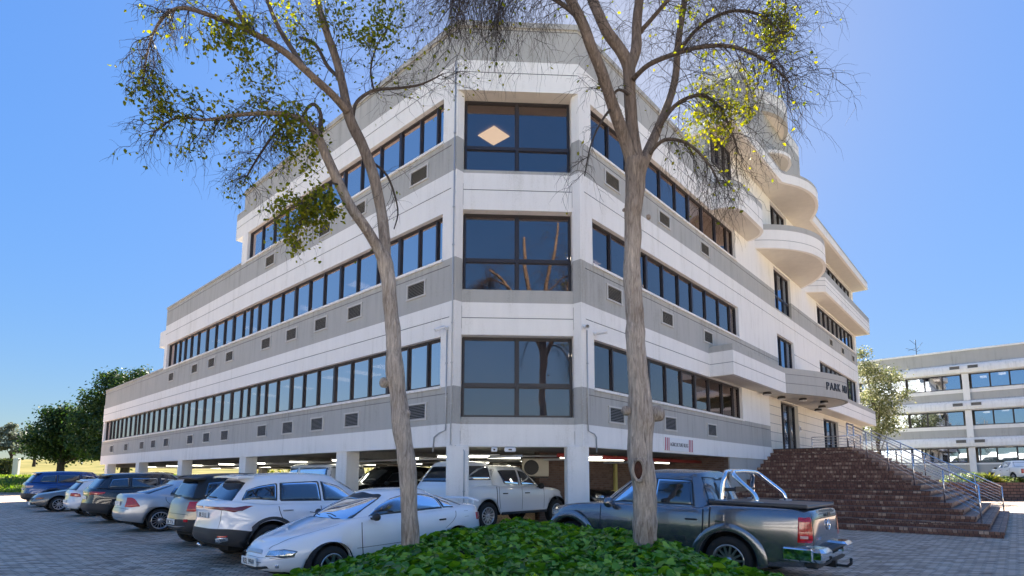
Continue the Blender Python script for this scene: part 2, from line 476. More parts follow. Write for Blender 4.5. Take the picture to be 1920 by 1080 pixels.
def offpath(path, o):
    """mitred offset to the right-hand side (outwards)"""
    n = len(path); res = []
    for i in range(n):
        ns = []
        if i > 0: d = path[i] - path[i - 1]; d = d / np.linalg.norm(d); ns.append(V2(d[1], -d[0]))
        if i < n - 1: d = path[i + 1] - path[i]; d = d / np.linalg.norm(d); ns.append(V2(d[1], -d[0]))
        if len(ns) == 2:
            m = ns[0] + ns[1]; m = m / np.linalg.norm(m); k = o / max(.3, float(m @ ns[0]))
            res.append(path[i] + m * k)
        else: res.append(path[i] + ns[0] * o)
    return res

def wall(mb, path, z0, z1, th=0.25, zones=ZONES, grooves=GROOVES, smooth=False, bot=None, gd=0.02):
    path = [np.array(p, float) for p in path]
    cuts = sorted({z0, z1} | {z for z, _ in zones if z0 < z < z1} | {g + e for g in grooves for e in (-.011, .011) if z0 + .02 < g < z1 - .02})
    def zm(z):
        m = zones[0][1]
        for a, b in zones:
            if z >= a: m = b
        return m
    prof = []; mats = []           # profile from bottom up along the face, then back
    for a, b in zip(cuts[:-1], cuts[1:]):
        mid = (a + b) / 2
        if any(abs(mid - g) < .005 for g in grooves):
            prof += [(0, a), (-gd, a), (-gd, b)]; mats += [J2, J2, J2]
        else:
            prof += [(0, a)]; mats += [zm(mid)]
    prof += [(0, z1), (-th, z1), (-th, z0)]
    mats += [zm(z1 - .01), W0, zm(z0 + .01) if bot is None else bot]
    offs = {o: offpath(path, o) for o in {p[0] for p in prof}}
    npf = len(prof); vs = []
    for i in range(len(path)):
        for o, z in prof: q = offs[o][i]; vs.append((q[0], q[1], z))
    for i in range(len(path) - 1):
        for k in range(npf):
            k2 = (k + 1) % npf
            mb.add([vs[i * npf + k], vs[(i + 1) * npf + k], vs[(i + 1) * npf + k2], vs[i * npf + k2]], [(0, 1, 2, 3)], mats[k], smooth)
    for i, fl in ((0, True), (len(path) - 1, False)):
        # end caps coloured by zone
        q0 = offs[0][i]; q1 = offs[-th][i] if -th in offs else q0
        zc = sorted({z0, z1} | {z for z, _ in zones if z0 < z < z1})
        for a, b in zip(zc[:-1], zc[1:]):
            f = [(q0[0], q0[1], a), (q1[0], q1[1], a), (q1[0], q1[1], b), (q0[0], q0[1], b)]
            if not fl: f = f[::-1]
            mb.add(f, [(0, 1, 2, 3)], zm((a + b) / 2))

def wall_open(mb, P, s0, s1, z0, z1, openings, rev=False, **kw):
    """straight wall P(s) from s0 to s1 with rectangular openings; rev: s runs right-to-left"""
    sb = sorted({s0, s1} | {max(s0, min(s1, e)) for o in openings for e in o[:2]})
    for a, b in zip(sb[:-1], sb[1:]):
        mid = (a + b) / 2
        zs = sorted([(o[2], o[3]) for o in openings if o[0] < mid < o[1]])
        cur = z0
        for (oa, ob) in zs + [(z1, z1)]:
            if oa - cur > .02:
                pth = [P(b), P(a)] if rev else [P(a), P(b)]
                wall(mb, pth, cur, min(oa, z1), **kw)
            cur = max(cur, ob)

BL = empty('office_building', (float(L0[0]), float(L0[1]), 0), 0,
           'large white and grey banded office building with chamfered corner, open parking underneath and curved balconies', 'building')
BOFF = (float(L0[0]), float(L0[1]), 0)
LE1, LE2, LE3, RE = 36.65, 24.3, 14.3, 36.65

# windows: list of openings
OL = [(0.55, LE1 - .30, 4.07, 5.43), (0.55, LE2 - .45, 7.60, 8.94), (0.58, 13.75, 11.08, 12.42)]
OR = [(0.60, 11.80, 4.07, 5.43), (0.60, 11.80, 7.60, 8.94), (0.60, 11.80, 11.08, 12.42)]
SM = [(17.05, 19.86, 6.70, 8.83), (17.05, 19.86, 10.15, 12.34), (17.05, 19.8, 13.6, 15.86)]
WD = [(25.2, 36.0, 7.05, 8.75), (25.3, 36.05, 11.06, 12.36), (25.2, 36.0, 14.5, 15.86)]
DOOR = (17.05, 19.95, 2.93, 5.40)
SLD = (25.2, 28.9, 2.96, 5.2)
F4 = (8.9, 11.5, 14.58, 15.9)

# ---- left wing walls
mb = MB()
wall_open(mb, PLp, 0, LE1, 2.44, 7.56, [OL[0]], rev=True)
wall_open(mb, PLp, 0, LE2, 7.56, 11.04, [OL[1]], rev=True)
wall_open(mb, PLp, 0, LE3, 11.04, 14.36, [OL[2]], rev=True)
wall(mb, [PLp(LE3, .05), PLp(0, .05)], 14.36, 14.52, th=.35)
wall(mb, [PLp(LE1, .04), PLp(LE2, .04)], 7.56, 7.66, th=.33, zones=[(0, G1)])
wall(mb, [PLp(LE2, .04), PLp(LE3, .04)], 11.04, 11.14, th=.33, zones=[(0, G1)])
# projecting sills under the window bands
for (s0, s1, z0, z1) in OL:
    wall(mb, [PLp(s1 + .05, .05), PLp(s0 - .03, .05)], z0 - .075, z0 - .005, th=.2, zones=[(0, W0)])
# overhanging fascia ends
for (a, b, z0, z1, zz) in ((LE2, LE2 + .95, 8.96, 9.85, [(0, W0), (9.58, W0)]), (LE3, LE3 + .78, 12.42, 13.66, [(0, W0), (13.33, G1)]), (LE1, LE1 + .18, 5.43, 6.6, [(0, W0), (6.35, G1)])):
    wall(mb, [PLp(b, -6), PLp(b, 0), PLp(a, 0)], z0, z1, th=.2, zones=zz)
    mb.quad(v3(PLp(b - .01, -.01), z0 + .01), v3(PLp(b - .01, -6), z0 + .01), v3(PLp(a, -6), z0 + .01), v3(PLp(a, -.01), z0 + .01), S3)
    mb.quad(v3(PLp(a, -.01), z1 - .01), v3(PLp(a, -6), z1 - .01), v3(PLp(b - .01, -6), z1 - .01), v3(PLp(b - .01, -.01), z1 - .01), G1)
# gable ends
for (e, z0, z1) in ((LE1, 2.44, 7.56), (LE2, 7.56, 11.04), (LE3, 11.04, 14.36)):
    wall(mb, [PLp(e, -15.5), PLp(e, -0.25)], z0, z1)
mb.build('left_wing_wall', WM, BL, BOFF)

# ---- right wing walls
mb = MB()
wall_open(mb, PRp, 0, 15.3, 2.44, 5.43, [OR[0]])
RZ = [(0.0, T4), (5.43, W0), (6.35, G1), (7.56, W0), (10.07, G1), (11.04, W0)]
TG = [3.35, 3.77, 4.19, 4.61, 5.03]
wall_open(mb, PRp, 15.3, RE, 0.0, 5.43, [DOOR, SLD], zones=[(0.0, T4)], grooves=TG, gd=.008)
wall(mb, [PRp(10.2, -.04), PRp(15.3, -.04)], 0.0, 2.44, zones=[(0, G1)], grooves=[])
wall_open(mb, PRp, 0, 17.05, 5.43, 8.94, [OR[1]])
RZ2 = [(0.0, W0), (10.07, G1), (11.04, W0)]
wall_open(mb, PRp, 17.05, RE, 5.43, 8.94, [SM[0], WD[0]], zones=RZ2, grooves=[5.92, 8.2])
wall_open(mb, PRp, 0, RE, 8.94, 12.42, [OR[2], SM[1], WD[1]])
wall(mb, [PRp(0), PRp(9.4)], 12.42, 14.36)
wall(mb, [PRp(0, .05), PRp(9.4, .05)], 14.36, 14.52, th=.35)
wall_open(mb, PRp, 9.4, RE, 12.42, 15.92, [SM[2], WD[2]], zones=RZ2, grooves=[13.6])
for (s0, s1, z0, z1) in OR + [WD[1]]:
    wall(mb, [PRp(s0 - .03, .05), PRp(s1 + .05, .05)], z0 - .075, z0 - .005, th=.2, zones=[(0, W0)])
wall(mb, [PRp(RE, -.25), PRp(RE, -15.5)], 0.0, 12.6)
wall(mb, [PRp(RE, -.25), PRp(RE, -6)], 12.6, 15.92)
mb.build('right_wing_wall', WM, BL, BOFF)

# ---- chamfered corner
mb = MB()
RC = 0.2
def facet(z0, z1):
    wall(mb, [PFp(.18, -RC), PFp(3.22, -RC)], z0, z1, th=.35)
for (a, b) in ((2.44, 3.22), (5.45, 6.71), (9.0, 10.16)): facet(a, b)
wall(mb, [PFp(0), PFp(3.4)], 12.42, 14.36, th=.5, bot=S3)
wall(mb, [PFp(0, .05), PFp(3.4, .05)], 14.36, 14.52, th=.35)
wall(mb, [PFp(0), PFp(.18, -RC)], 2.44, 12.42, th=.2)
wall(mb, [PFp(3.22, -RC), PFp(3.4)], 2.44, 12.42, th=.2)
for (s, z0, z1) in ((.18, 3.2, 12.42), (3.22, 3.2, 12.42)):
    q = [PFp(s, -RC), PFp(s, -.52)] if s < 1 else [PFp(s, -.52), PFp(s, -RC)]
    a, b = (q[1], q[0]) if s < 1 else (q[1], q[0])
    wall(mb, [PFp(s, -RC + .001), PFp(s, -.55)] if s < 1 else [PFp(s, -.55), PFp(s, -RC + .001)], z0, z1, th=.1)
mb.build('corner_wall', WM, BL, BOFF)

# ---- slabs, roofs, back walls
IC = L0 + (DL + DR) * 15.5 + FD * 1.7
def footprint(le, re, dep=15.5, ins=.26):
    return [PLp(le, -ins), PLp(0, -ins), PFp(.1, -ins - .3), PFp(3.3, -ins - .3), PRp(0, -ins), PRp(re, -ins), PRp(re, -dep), IC, PLp(le, -dep)]
mb = MB()
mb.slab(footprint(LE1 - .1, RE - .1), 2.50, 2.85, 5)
mb.slab(footprint(LE1 - .1, RE - .1), 5.62, 6.25, 4)
mb.slab(footprint(LE2 - .1, RE - .1), 9.12, 9.75, 4)
mb.slab(footprint(LE3 - .1, RE - .1), 12.60, 13.2, 4)
mb.slab([PRp(9.6, -.3), PRp(RE - .1, -.3), PRp(RE - .1, -6), PRp(20, -6), PRp(9.6, -.9)], 16.0, 16.3, 4)
wall(mb, [PRp(20, -6), PRp(9.4, -.9), PRp(9.4, -.02)], 13.2, 15.93, th=.15)
for le, re, z0, z1 in ((LE1, RE, 2.44, 7.5), (LE2, RE, 7.5, 11), (LE3, RE, 11, 14.3)):
    wall(mb, [PRp(re, -15.5), IC, PLp(le, -15.5)], z0, z1, th=.2, zones=[(0, W0)], grooves=[])
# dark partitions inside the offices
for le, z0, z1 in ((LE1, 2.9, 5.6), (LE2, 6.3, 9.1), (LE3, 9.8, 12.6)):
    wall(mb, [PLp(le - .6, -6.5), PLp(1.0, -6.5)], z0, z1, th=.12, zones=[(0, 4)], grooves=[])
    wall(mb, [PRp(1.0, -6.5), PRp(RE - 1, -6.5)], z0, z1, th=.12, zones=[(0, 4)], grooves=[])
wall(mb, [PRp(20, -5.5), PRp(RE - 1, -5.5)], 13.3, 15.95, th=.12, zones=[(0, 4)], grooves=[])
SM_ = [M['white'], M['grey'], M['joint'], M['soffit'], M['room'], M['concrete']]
mb.build('floor_slabs', SM_, BL, BOFF)

# ---- curved balconies and canopies of the right wing
def arcpts(sa, sb, base, sag, n=18, full=True):
    h = (sb - sa) / 2; Rr = (h * h + sag * sag) / (2 * sag); cs = (sa + sb) / 2; co = base + sag - Rr
    a = math.asin(min(1, h / Rr))
    if sag > h: a = math.pi - a
    return [(cs + Rr * math.sin(-a + 2 * a * i / n), co + Rr * math.cos(-a + 2 * a * i / n)) for i in range(n + 1)]

def balcony(name, out, z0, z1, zones, grooves, back=-.0, th=.14, soff=S3, label=None):
    """out: outline (s, off) from left to right; starts and ends at the wall"""
    mb = MB()
    path = [PRp(s, o) for s, o in out]
    smooth = False
    wall(mb, path, z0, z1, th=th, zones=zones, grooves=grooves, gd=.015)
    inn = offpath(path, -.02)
    poly = [p for p in inn] + [PRp(out[-1][0], back), PRp(out[0][0], back)]
    # soffit and floor
    mb.poly([tuple(p) for p in poly], z0 + .004, soff, flip=True)
    inn2 = offpath(path, -th - .001)
    poly2 = [p for p in inn2] + [PRp(out[-1][0], back), PRp(out[0][0], back)]
    mb.poly([tuple(p) for p in poly2], z0 + .25, soff)
    o = mb.build(name, WM, BL, BOFF)
    if label: o['label'] = label
    return o

def rounded(s0, s1, o, r=1.0, n=7, rs=None):
    pts = [(s0, 0.0)]
    for i in range(n + 1):
        a = math.pi / 2 * i / n; pts.append((s0 + r * (1 - math.cos(a)) * 1.0, o - o * (1 - math.sin(a))))
    for i in range(n + 1):
        a = math.pi / 2 * i / n; pts.append((s1 - r * (1 - math.sin(a)), o - o * (1 - math.cos(a))))
    return pts[1:]

bal = lambda z0, zg, zt, ztop: ([(0, W0), (zt, G1)], [zg])
z_, g_ = bal(12.42, 12.82, 13.33, 13.6)
balcony('balcony', rounded(9.3, 13.45, .97, 1.05), 12.43, 13.6, z_, g_, label='small rounded balcony nearest the corner')
balcony('balcony', arcpts(14.38, 22.1, 0, 2.03, 26), 12.43, 13.6, z_, g_, label='large half-round balcony above the entrance')
balcony('balcony', [(22.85, 0), (23.55, .93), (36.78, .93), (36.78, 0), (36.78, -4)], 12.43, 13.68, [(0, W0), (13.3, G1)], [12.8, 13.1], label='long straight balcony with a bevelled end')
# entrance canopy: white box, grey drum, white box
balcony('entrance_canopy', [(8.47, 0), (8.47, .9), (14.83, .9)], 5.44, 6.6, [(0, W0), (6.36, G1)], [5.91])
_dk = [(14.84, .9), (15.62, 1.27), (16.68, 1.72), (17.79, 2.10), (18.9, 2.33), (19.7, 2.39), (20.4, 2.3), (21.0, 2.06), (21.75, 1.6), (22.2, 1.1), (22.3, .9)]
def smooth_poly(K, n):
    P_ = np.array(K, float); d_ = np.r_[0, np.cumsum(np.hypot(*np.diff(P_, axis=0).T))]; u_ = np.linspace(0, d_[-1], n)
    Q_ = np.stack([np.interp(u_, d_, P_[:, 0]), np.interp(u_, d_, P_[:, 1])], 1)
    for _ in range(6): Q_[1:-1] = (Q_[:-2] + 2 * Q_[1:-1] + Q_[2:]) / 4
    return [tuple(q) for q in Q_]
drum_pts = smooth_poly(_dk, 44)
balcony('canopy_drum', [(14.84, .02)] + drum_pts + [(22.3, .02)], 5.45, 6.62, [(0, G1)], [5.91, 6.33])
balcony('entrance_canopy', [(22.31, .9), (36.75, .9), (36.75, 0), (36.75, -4)], 5.44, 6.55, [(0, W0), (6.3, G1)], [5.91])
# top roof slab with its round nose
top = [(9.2, -.9), (9.2, 1.0), (15.68, 1.0)] + arcpts(15.75, 21.1, .98, .84, 20)[1:-1] + [(21.15, 1.0), (36.8, 1.0), (36.8, -4)]
mb = MB(); path = [PRp(s, o) for s, o in top]
wall(mb, path, 15.93, 16.52, th=.14, zones=[(0, W0), (16.38, G1)], grooves=[])
inn = offpath(path, -.02)
mb.poly([tuple(p) for p in inn] + [tuple(PRp(36.6, -6)), tuple(PRp(20, -6)), tuple(PRp(9.25, -.95))], 15.935, S3, flip=True)
mb.poly([tuple(p) for p in offpath(path, -.15)] + [tuple(PRp(36.6, -6)), tuple(PRp(20, -6)), tuple(PRp(9.25, -.95))], 16.32, G1)
mb.build('roof_slab', WM, BL, BOFF)
# plant tower
mb = MB()
TZ = [(0, G1), (21.04, W0)]
wall(mb, [PRp(13.55, -2.2), PRp(13.55, 0), PRp(16.6, 0)], 16.33, 21.72, th=.3, zones=TZ, grooves=[])
wall(mb, [PRp(20.3, 0), PRp(23.35, 0), PRp(23.35, -4)], 16.33, 21.72, th=.3, zones=TZ, grooves=[])
wall(mb, [PRp(16.6, -.02), PRp(20.3, -.02)], 16.33, 20.62, th=.3, zones=TZ, grooves=[])
nose = arcpts(16.6, 20.3, 0, .62, 20)
pn = [PRp(s, o) for s, o in nose]
wall(mb, pn, 20.6, 21.72, th=.2, zones=TZ, grooves=[21.62])
mb.poly([tuple(p) for p in offpath(pn, -.02)], 20.62, S3, flip=True)
pn2 = [PRp(s, o) for s, o in arcpts(17.2, 20.0, 0, .70, 18)]
wall(mb, pn2, 18.55, 18.72, th=.15, zones=[(0, W0)], grooves=[])
mb.poly([tuple(p) for p in offpath(pn2, -.02)], 18.56, S3, flip=True)
mb.poly([tuple(p) for p in offpath(pn2, -.02)], 18.70, G1)
mb.poly([tuple(PRp(13.6, -.1)), tuple(PRp(23.3, -.1)), tuple(PRp(23.3, -4)), tuple(PRp(13.6, -2.2))], 21.6, G1)
wall(mb, [PRp(23.35, -4), PRp(13.55, -2.2)], 16.33, 21.72, th=.3, zones=TZ, grooves=[])
mb.build('roof_tower', WM, BL, BOFF)

# ---- windows
def window(P, nrm, s0, s1, z0, z1, mulls, dep=.17, transom=None, rev=False, glass='glass', fw=.055, label=None, blind=None):
    """frame mesh 'window' with a child 'pane'"""
    d = dv(P(1.0) - P(0.0)); n = dv(nrm)
    fr = MB(); gl = MB()
    def bx(sa, sb, za, zb, depth, o=0):
        c = v3(P((sa + sb) / 2), (za + zb) / 2) - n * (dep - o)
        fr.box(c, (sb - sa, depth, zb - za), 0, (d, n, Vector((0, 0, 1))))
    bx(s0, s1, z0, z0 + fw, .07); bx(s0, s1, z1 - fw, z1, .07)
    ed = [s0] + list(mulls) + [s1]
    for i, e in enumerate(ed):
        w = fw if i in (0, len(ed) - 1) else .062
        a = e if i == 0 else (e - w if i == len(ed) - 1 else e - w / 2)
        bx(a, a + w, z0 + fw, z1 - fw, .09, .004)
    zt = transom
    if zt:
        for a, b in zip(ed[:-1], ed[1:]): bx(a + .035, b - .035, zt - .045, zt + .045, .08, -.002)
    rows = [(z0 + fw, z1 - fw)] if not zt else [(z0 + fw, zt - .045), (zt + .045, z1 - fw)]
    k = 0
    for a, b in zip(ed[:-1], ed[1:]):
        for (za, zb) in rows:
            k += 1
            # slim inner sash
            for (sa, sb, zc, zd) in ((a + .03, b - .03, za, za + .028), (a + .03, b - .03, zb - .028, zb), (a + .03, a + .062, za + .028, zb - .028), (b - .062, b - .03, za + .028, zb - .028)):
                bx(sa, sb, zc, zd, .04, -.012 - .004 * (k % 2))
            tilt = random.uniform(-.004, .004)
            g0 = v3(P(a + .06), za + .02) - n * (dep + .012 + tilt); g1 = v3(P(b - .06), za + .02) - n * (dep + .012 - tilt)
            g2 = v3(P(b - .06), zb - .02) - n * (dep + .012 - tilt * .3); g3 = v3(P(a + .06), zb - .02) - n * (dep + .012 + tilt * .6)
            t = n * .008
            gl.add([g0, g1, g2, g3, g0 - t, g1 - t, g2 - t, g3 - t], [(0, 1, 2, 3), (7, 6, 5, 4), (0, 4, 5, 1), (1, 5, 6, 2), (2, 6, 7, 3), (3, 7, 4, 0)], 0)
    w = fr.build('window', M['frame'], BL, BOFF)
    gl.build('pane', M[glass], w, BOFF)
    if label: w['label'] = label
    return w

def strip(P, nrm, op, mulls, per=3, **kw):
    s0, s1, z0, z1 = op
    ed = [s0] + [m for m in mulls if s0 + .3 < m < s1 - .3] + [s1]
    i = 0
    while i < len(ed) - 1:
        j = min(i + per, len(ed) - 1)
        if len(ed) - 1 - j == 1: j = len(ed) - 1
        window(P, nrm, ed[i], ed[j], z0, z1, ed[i + 1:j], **kw)
        i = j
LM1 = [1.25, 2.15, 3.15, 4.14, 5.16, 6.21, 7.32, 8.34, 9.34, 10.44, 11.45, 12.2, 13.1, 13.85, 14.9, 15.95, 17.0, 18.1, 19.2, 20.25, 21.15, 21.85, 22.85, 23.9, 24.95, 25.95, 26.95, 27.8, 28.75, 29.5, 30.55, 31.6, 32.6, 33.55, 34.5, 35.3]
LM2 = [.95, 1.75, 2.7, 3.85, 5.0, 6.05, 7.15, 8.2, 9.3, 10.4, 11.5, 12.5, 13.3, 14.05, 15.15, 16.15, 17.2, 18.35, 19.5, 20.5, 21.4, 22.2, 23.0]
LM3 = [1.0, 1.78, 2.78, 3.85, 4.97, 6.05, 7.1, 8.15, 9.22, 10.4, 11.45, 12.55]
RM = [1.75, 2.85, 3.95, 5.1, 6.3, 7.42, 8.65, 9.95, 11.15]
strip(PLp, NL, OL[0], LM1); strip(PLp, NL, OL[1], LM2); strip(PLp, NL, OL[2], LM3)
for op in OR: strip(PRp, NR, op, RM)
for (s0, s1, z0, z1), tr in zip(SM, (7.15, 10.95, 14.4)):
    window(PRp, NR, s0, s1, z0, z1, [s0 + .93, s0 + 1.9], transom=tr, glass='glass_dark')
for (s0, s1, z0, z1) in WD:
    strip(PRp, NR, (s0, s1, z0, z1), [s0 + 1.2 * i for i in range(1, 9)], per=3, glass='glass_dark')
window(PRp, NR, *DOOR, [18.0, 18.95], glass='glass_dark', dep=.22)
window(PRp, NR, *SLD, [26.4, 27.6], glass='glass_dark')
window(PRp, NR, 9.45, 11.5, 14.6, 15.88, [10.1, 10.8], glass='glass_dark', dep=-.03)
for (z0, z1, zt, cl) in ((3.22, 5.45, 4.11, 'glass'), (6.71, 9.0, 7.64, 'glass'), (10.16, 12.42, 10.98, 'glass')):
    window(PFp, NF, .2, 3.2, z0, z1, [1.69], dep=.50, transom=zt, glass=cl, label='large square corner window')

# ---- vents
def vent(P, nrm, s, z, w=.80, h=.44, o=.0):
    d = dv(P(1.0) - P(0.0)); n = dv(nrm); ax = (d, n, Vector((0, 0, 1)))
    mb = MB(); c = v3(P(s), z) + n * o
    for (dx, dz, sx, sz) in ((0, h / 2, w + .09, .045), (0, -h / 2, w + .09, .045), (-w / 2, 0, .045, h - .045), (w / 2, 0, .045, h - .045)):
        mb.box(c + d * dx + Vector((0, 0, dz)) + n * .012, (sx, .05, sz), 1, ax)
    mb.box(c + n * .002, (w - .05, .012, h - .05), 2, ax)
    k = 9
    for i in range(k):
        zz = -h / 2 + .045 + (h - .09) * i / (k - 1)
        a2 = (d, (n * .8 - Vector((0, 0, .6))).normalized(), (n * .6 + Vector((0, 0, .8))).normalized())
        mb.box(c + n * .014 + Vector((0, 0, zz)), (w - .06, .03, .006), 0, a2)
    mb.build('vent', [M['vent'], M['vent_frame'], M['vent_back']], BL, BOFF)
for s in (1.5, 4.8, 6.97, 9.1, 11.25, 14.95, 17.07, 19.2, 22.76, 24.97, 27.1, 30.4, 33.8): vent(PLp, NL, s, 3.44)
for s in (1.65, 4.85, 7.0, 9.15, 11.3, 14.95, 17.05, 19.25, 22.74): vent(PLp, NL, s, 6.98)
for s in (1.63, 4.8, 7.0, 9.07, 11.33): vent(PLp, NL, s, 10.47)
for z in (3.40, 6.97, 10.49):
    for s in (1.70, 5.05, 8.44): vent(PRp, NR, s, z)
for s in (28.43, 31.73, 35.1): vent(PRp, NR, s, 10.42)

# ---- columns under the building
mb_cols = []
def column(P, nrm, s, w=.62, d=.5, o=-.05, z1=2.46):
    dd = dv(P(1.0) - P(0.0)); n = dv(nrm)
    mb = MB(); mb.box(v3(P(s), z1 / 2 - .1) - n * (d / 2 - o), (w, d, z1 + .2), 0, (dd, n, Vector((0, 0, 1))), bev=.02)
    mb.build('column', M['white'], BL, BOFF)
for s in (5.45, 13.1, 20.65, 28.0, 35.2): column(PLp, NL, s)
for (s, ) in ((.12,), (3.28,)): column(PFp, NF, s, .58, .55)
for s in (8.0, 15.6, 23.2, 30.8):
    column(PLp, NL, s - 2.4, .45, .45, -7.5); column(PLp, NL, s - 2.4, .45, .45, -15)
column(PFp, NF, -.6, .5, .5, -7.4); column(PFp, NF, 4.3, .5, .5, -8.5); column(PFp, NF, 1.6, .5, .5, -16)

# ---- beams, pipes and tube lamps below the slab
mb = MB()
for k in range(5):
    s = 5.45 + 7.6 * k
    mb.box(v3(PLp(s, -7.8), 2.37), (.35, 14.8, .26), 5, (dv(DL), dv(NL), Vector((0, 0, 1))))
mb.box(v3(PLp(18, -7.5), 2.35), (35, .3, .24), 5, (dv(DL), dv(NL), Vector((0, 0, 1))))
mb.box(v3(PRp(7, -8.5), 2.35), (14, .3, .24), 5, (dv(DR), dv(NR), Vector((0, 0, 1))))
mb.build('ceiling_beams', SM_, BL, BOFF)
mb = MB()
for o in (-1.6, -4.4, -9.0):
    mb.tube([v3(PLp(34, o), 2.20), v3(PLp(-1.0, o), 2.20)], .04, 6)
mb.tube([v3(PRp(.5, -1.2), 2.26), v3(PRp(10.1, -1.2), 2.26)], .06, 8, 1)
mb.tube([v3(PFp(.3, -3.0), 2.30), v3(PFp(3.3, -3.0), 2.30)], .03, 6, 0)
mb.build('ceiling_pipes', [M['metal'], M['red']], BL, BOFF)
def tube_lamp(p, d, z=2.22, ln=1.25):
    mb = MB(); ax = (d, d.cross(Vector((0, 0, 1))), Vector((0, 0, 1)))
    mb.box(v3(p, z + .04), (ln + .06, .09, .04), 1, ax)
    mb.tube([v3(p, z) - d * ln / 2, v3(p, z) + d * ln / 2], .022, 6, 0)
    mb.build('tube_lamp', [M['tube'], M['plastic_w']], BL, BOFF)
ddr = dv(DR)
for s in (1.6, 3.4, 7.4, 10.6, 14.4, 17.8, 22, 25.5, 30): tube_lamp(PLp(s, -1.5), ddr)
for s in (2.5, 6.5, 9, 12.6, 16.2, 20, 24, 28, 32): tube_lamp(PLp(s, -5.6), ddr)
for s in (0, 5, 9, 14, 19, 24, 29): tube_lamp(PLp(s, -11.5), ddr)
for s, o in ((.6, -1.3), (1.3, -2.6), (2.8, -6), (.4, -8.5), (2.2, -11), (4.2, -9.0), (3.7, -2.0), (5.0, -4.5)): tube_lamp(PFp(s, o), dv(FD))

# ---- roller blinds behind some panes
def blind(P, nrm, s0, s1, z0, z1, dep=.34):
    d = dv(P(1.0) - P(0.0)); n = dv(nrm); mb = MB()
    mb.box(v3(P((s0 + s1) / 2), (z0 + z1) / 2) - n * dep, (s1 - s0, .012, z1 - z0), 0, (d, n, Vector((0, 0, 1))))
    mb.build('roller_blind', M['blind'], BL, BOFF)
for (a_, b_, z_a) in ((.65, 2.1, 4.1), (2.2, 3.1, 4.1), (13.2, 14.8, 4.1), (24.0, 25.9, 4.1)): blind(PLp, NL, a_, b_, z_a, 5.42)
for (a_, b_, z_a) in ((.7, 1.7, 4.1), (1.8, 2.8, 4.15), (4.0, 5.05, 4.1), (5.15, 6.25, 4.6)): blind(PRp, NR, a_, b_, z_a, 5.42)
for (a_, b_, z_a) in ((2.7, 4.9, 8.1), (9.3, 10.3, 7.7), (16.2, 17.1, 7.9)): blind(PLp, NL, a_, b_, z_a, 8.93)
blind(PFp, NF, .25, 1.66, 3.25, 5.42, .66); blind(PFp, NF, 1.72, 3.15, 3.25, 5.42, .66)
for (a_, b_) in ((25.3, 27.5), (30.1, 31.2)): blind(PRp, NR, a_, b_, 11.1, 12.3)

# ---- office ceiling lamps seen through the glass
def panel(p, z, w=.6, l=1.2, m='lamp_w', d=None):
    mb = MB(); d = d or dv(DR); ax = (d, d.cross(Vector((0, 0, 1))), Vector((0, 0, 1)))
    mb.box(v3(p, z), (l, w, .02), 0, ax)
    mb.build('ceiling_lamp', M[m], BL, BOFF)
panel(PFp(1.05, -2.3), 12.56, .72, .72, 'lamp_d')
for s in (7.8, 12.2, 17.5, 21.5): panel(PLp(s, -2.2), 9.10)
for s in (3.6, 6.0, 7.6, 9.4, 12.8, 16.2, 20.6, 25.0, 29.5): panel(PLp(s, -2.2), 5.60)
for s in (3.4, 6.6): panel(PRp(s, -2.2), 9.10)
for s in (2.0, 7.8): panel(PRp(s, -2.4), 5.60)

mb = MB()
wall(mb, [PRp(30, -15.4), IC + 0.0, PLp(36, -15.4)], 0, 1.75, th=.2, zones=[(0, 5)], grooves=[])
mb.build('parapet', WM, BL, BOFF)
# ---- store room at the right of the parking level
mb = MB()
wall(mb, [PRp(2.6, -3.6), PRp(10.2, -3.6)], 0, 2.5, th=.2, zones=[(0, 0)], grooves=[])
wall(mb, [PRp(10.2, -15), PRp(10.2, -.1)], 0, 2.5, th=.2, zones=[(0, 0)], grooves=[])
mb.build('store_room_wall', [M['brownwall']], BL, BOFF)
mb = MB(); mb.box(v3(PRp(7.3, -3.52), 1.3), (.16, .1, 2.4), 0, (dv(DR), dv(NR), Vector((0, 0, 1))))
mb.build('yellow_post', pmat('yellow post paint', (.55, .5, .18), .7), BL, BOFF)

# ---- entrance details
for s in (17.9, 19.0):
    mb = MB(); mb.tube([v3(PRp(s, -.10), 3.5), v3(PRp(s, -.10), 4.6)], .02, 8)
    mb.build('door_handle', M['steel'], BL, BOFF)
mb = MB()
mb.box(v3(PRp(20.05, .03), 4.2), (.22, .06, .3), 0, (dv(DR), dv(NR), Vector((0, 0, 1))), bev=.01)
mb.box(v3(PRp(20.05, .065), 4.2), (.12, .01, .16), 1, (dv(DR), dv(NR), Vector((0, 0, 1))))
mb.build('intercom', [M['plastic_w'], M['plastic_b']], BL, BOFF)
for (s, o) in ((13.9, .36), (15.76, .42), (17.04, 1.01), (18.79, 1.53), (20.81, .97), (22.2, .45)):
    mb = MB(); c = v3(PRp(s, o), 5.34)
    mb.lathe([(0.09, .001), (.09, .17), (.0, .19), (-.02, .18)], c, (0, 0, 1), 20, 0)
    mb.lathe([(-.02, .18), (-.05, .15), (-.06, .001)], c, (0, 0, 1), 20, 1)
    mb.build('canopy_lamp', [M['darkmetal'], M['opal']], BL, BOFF)

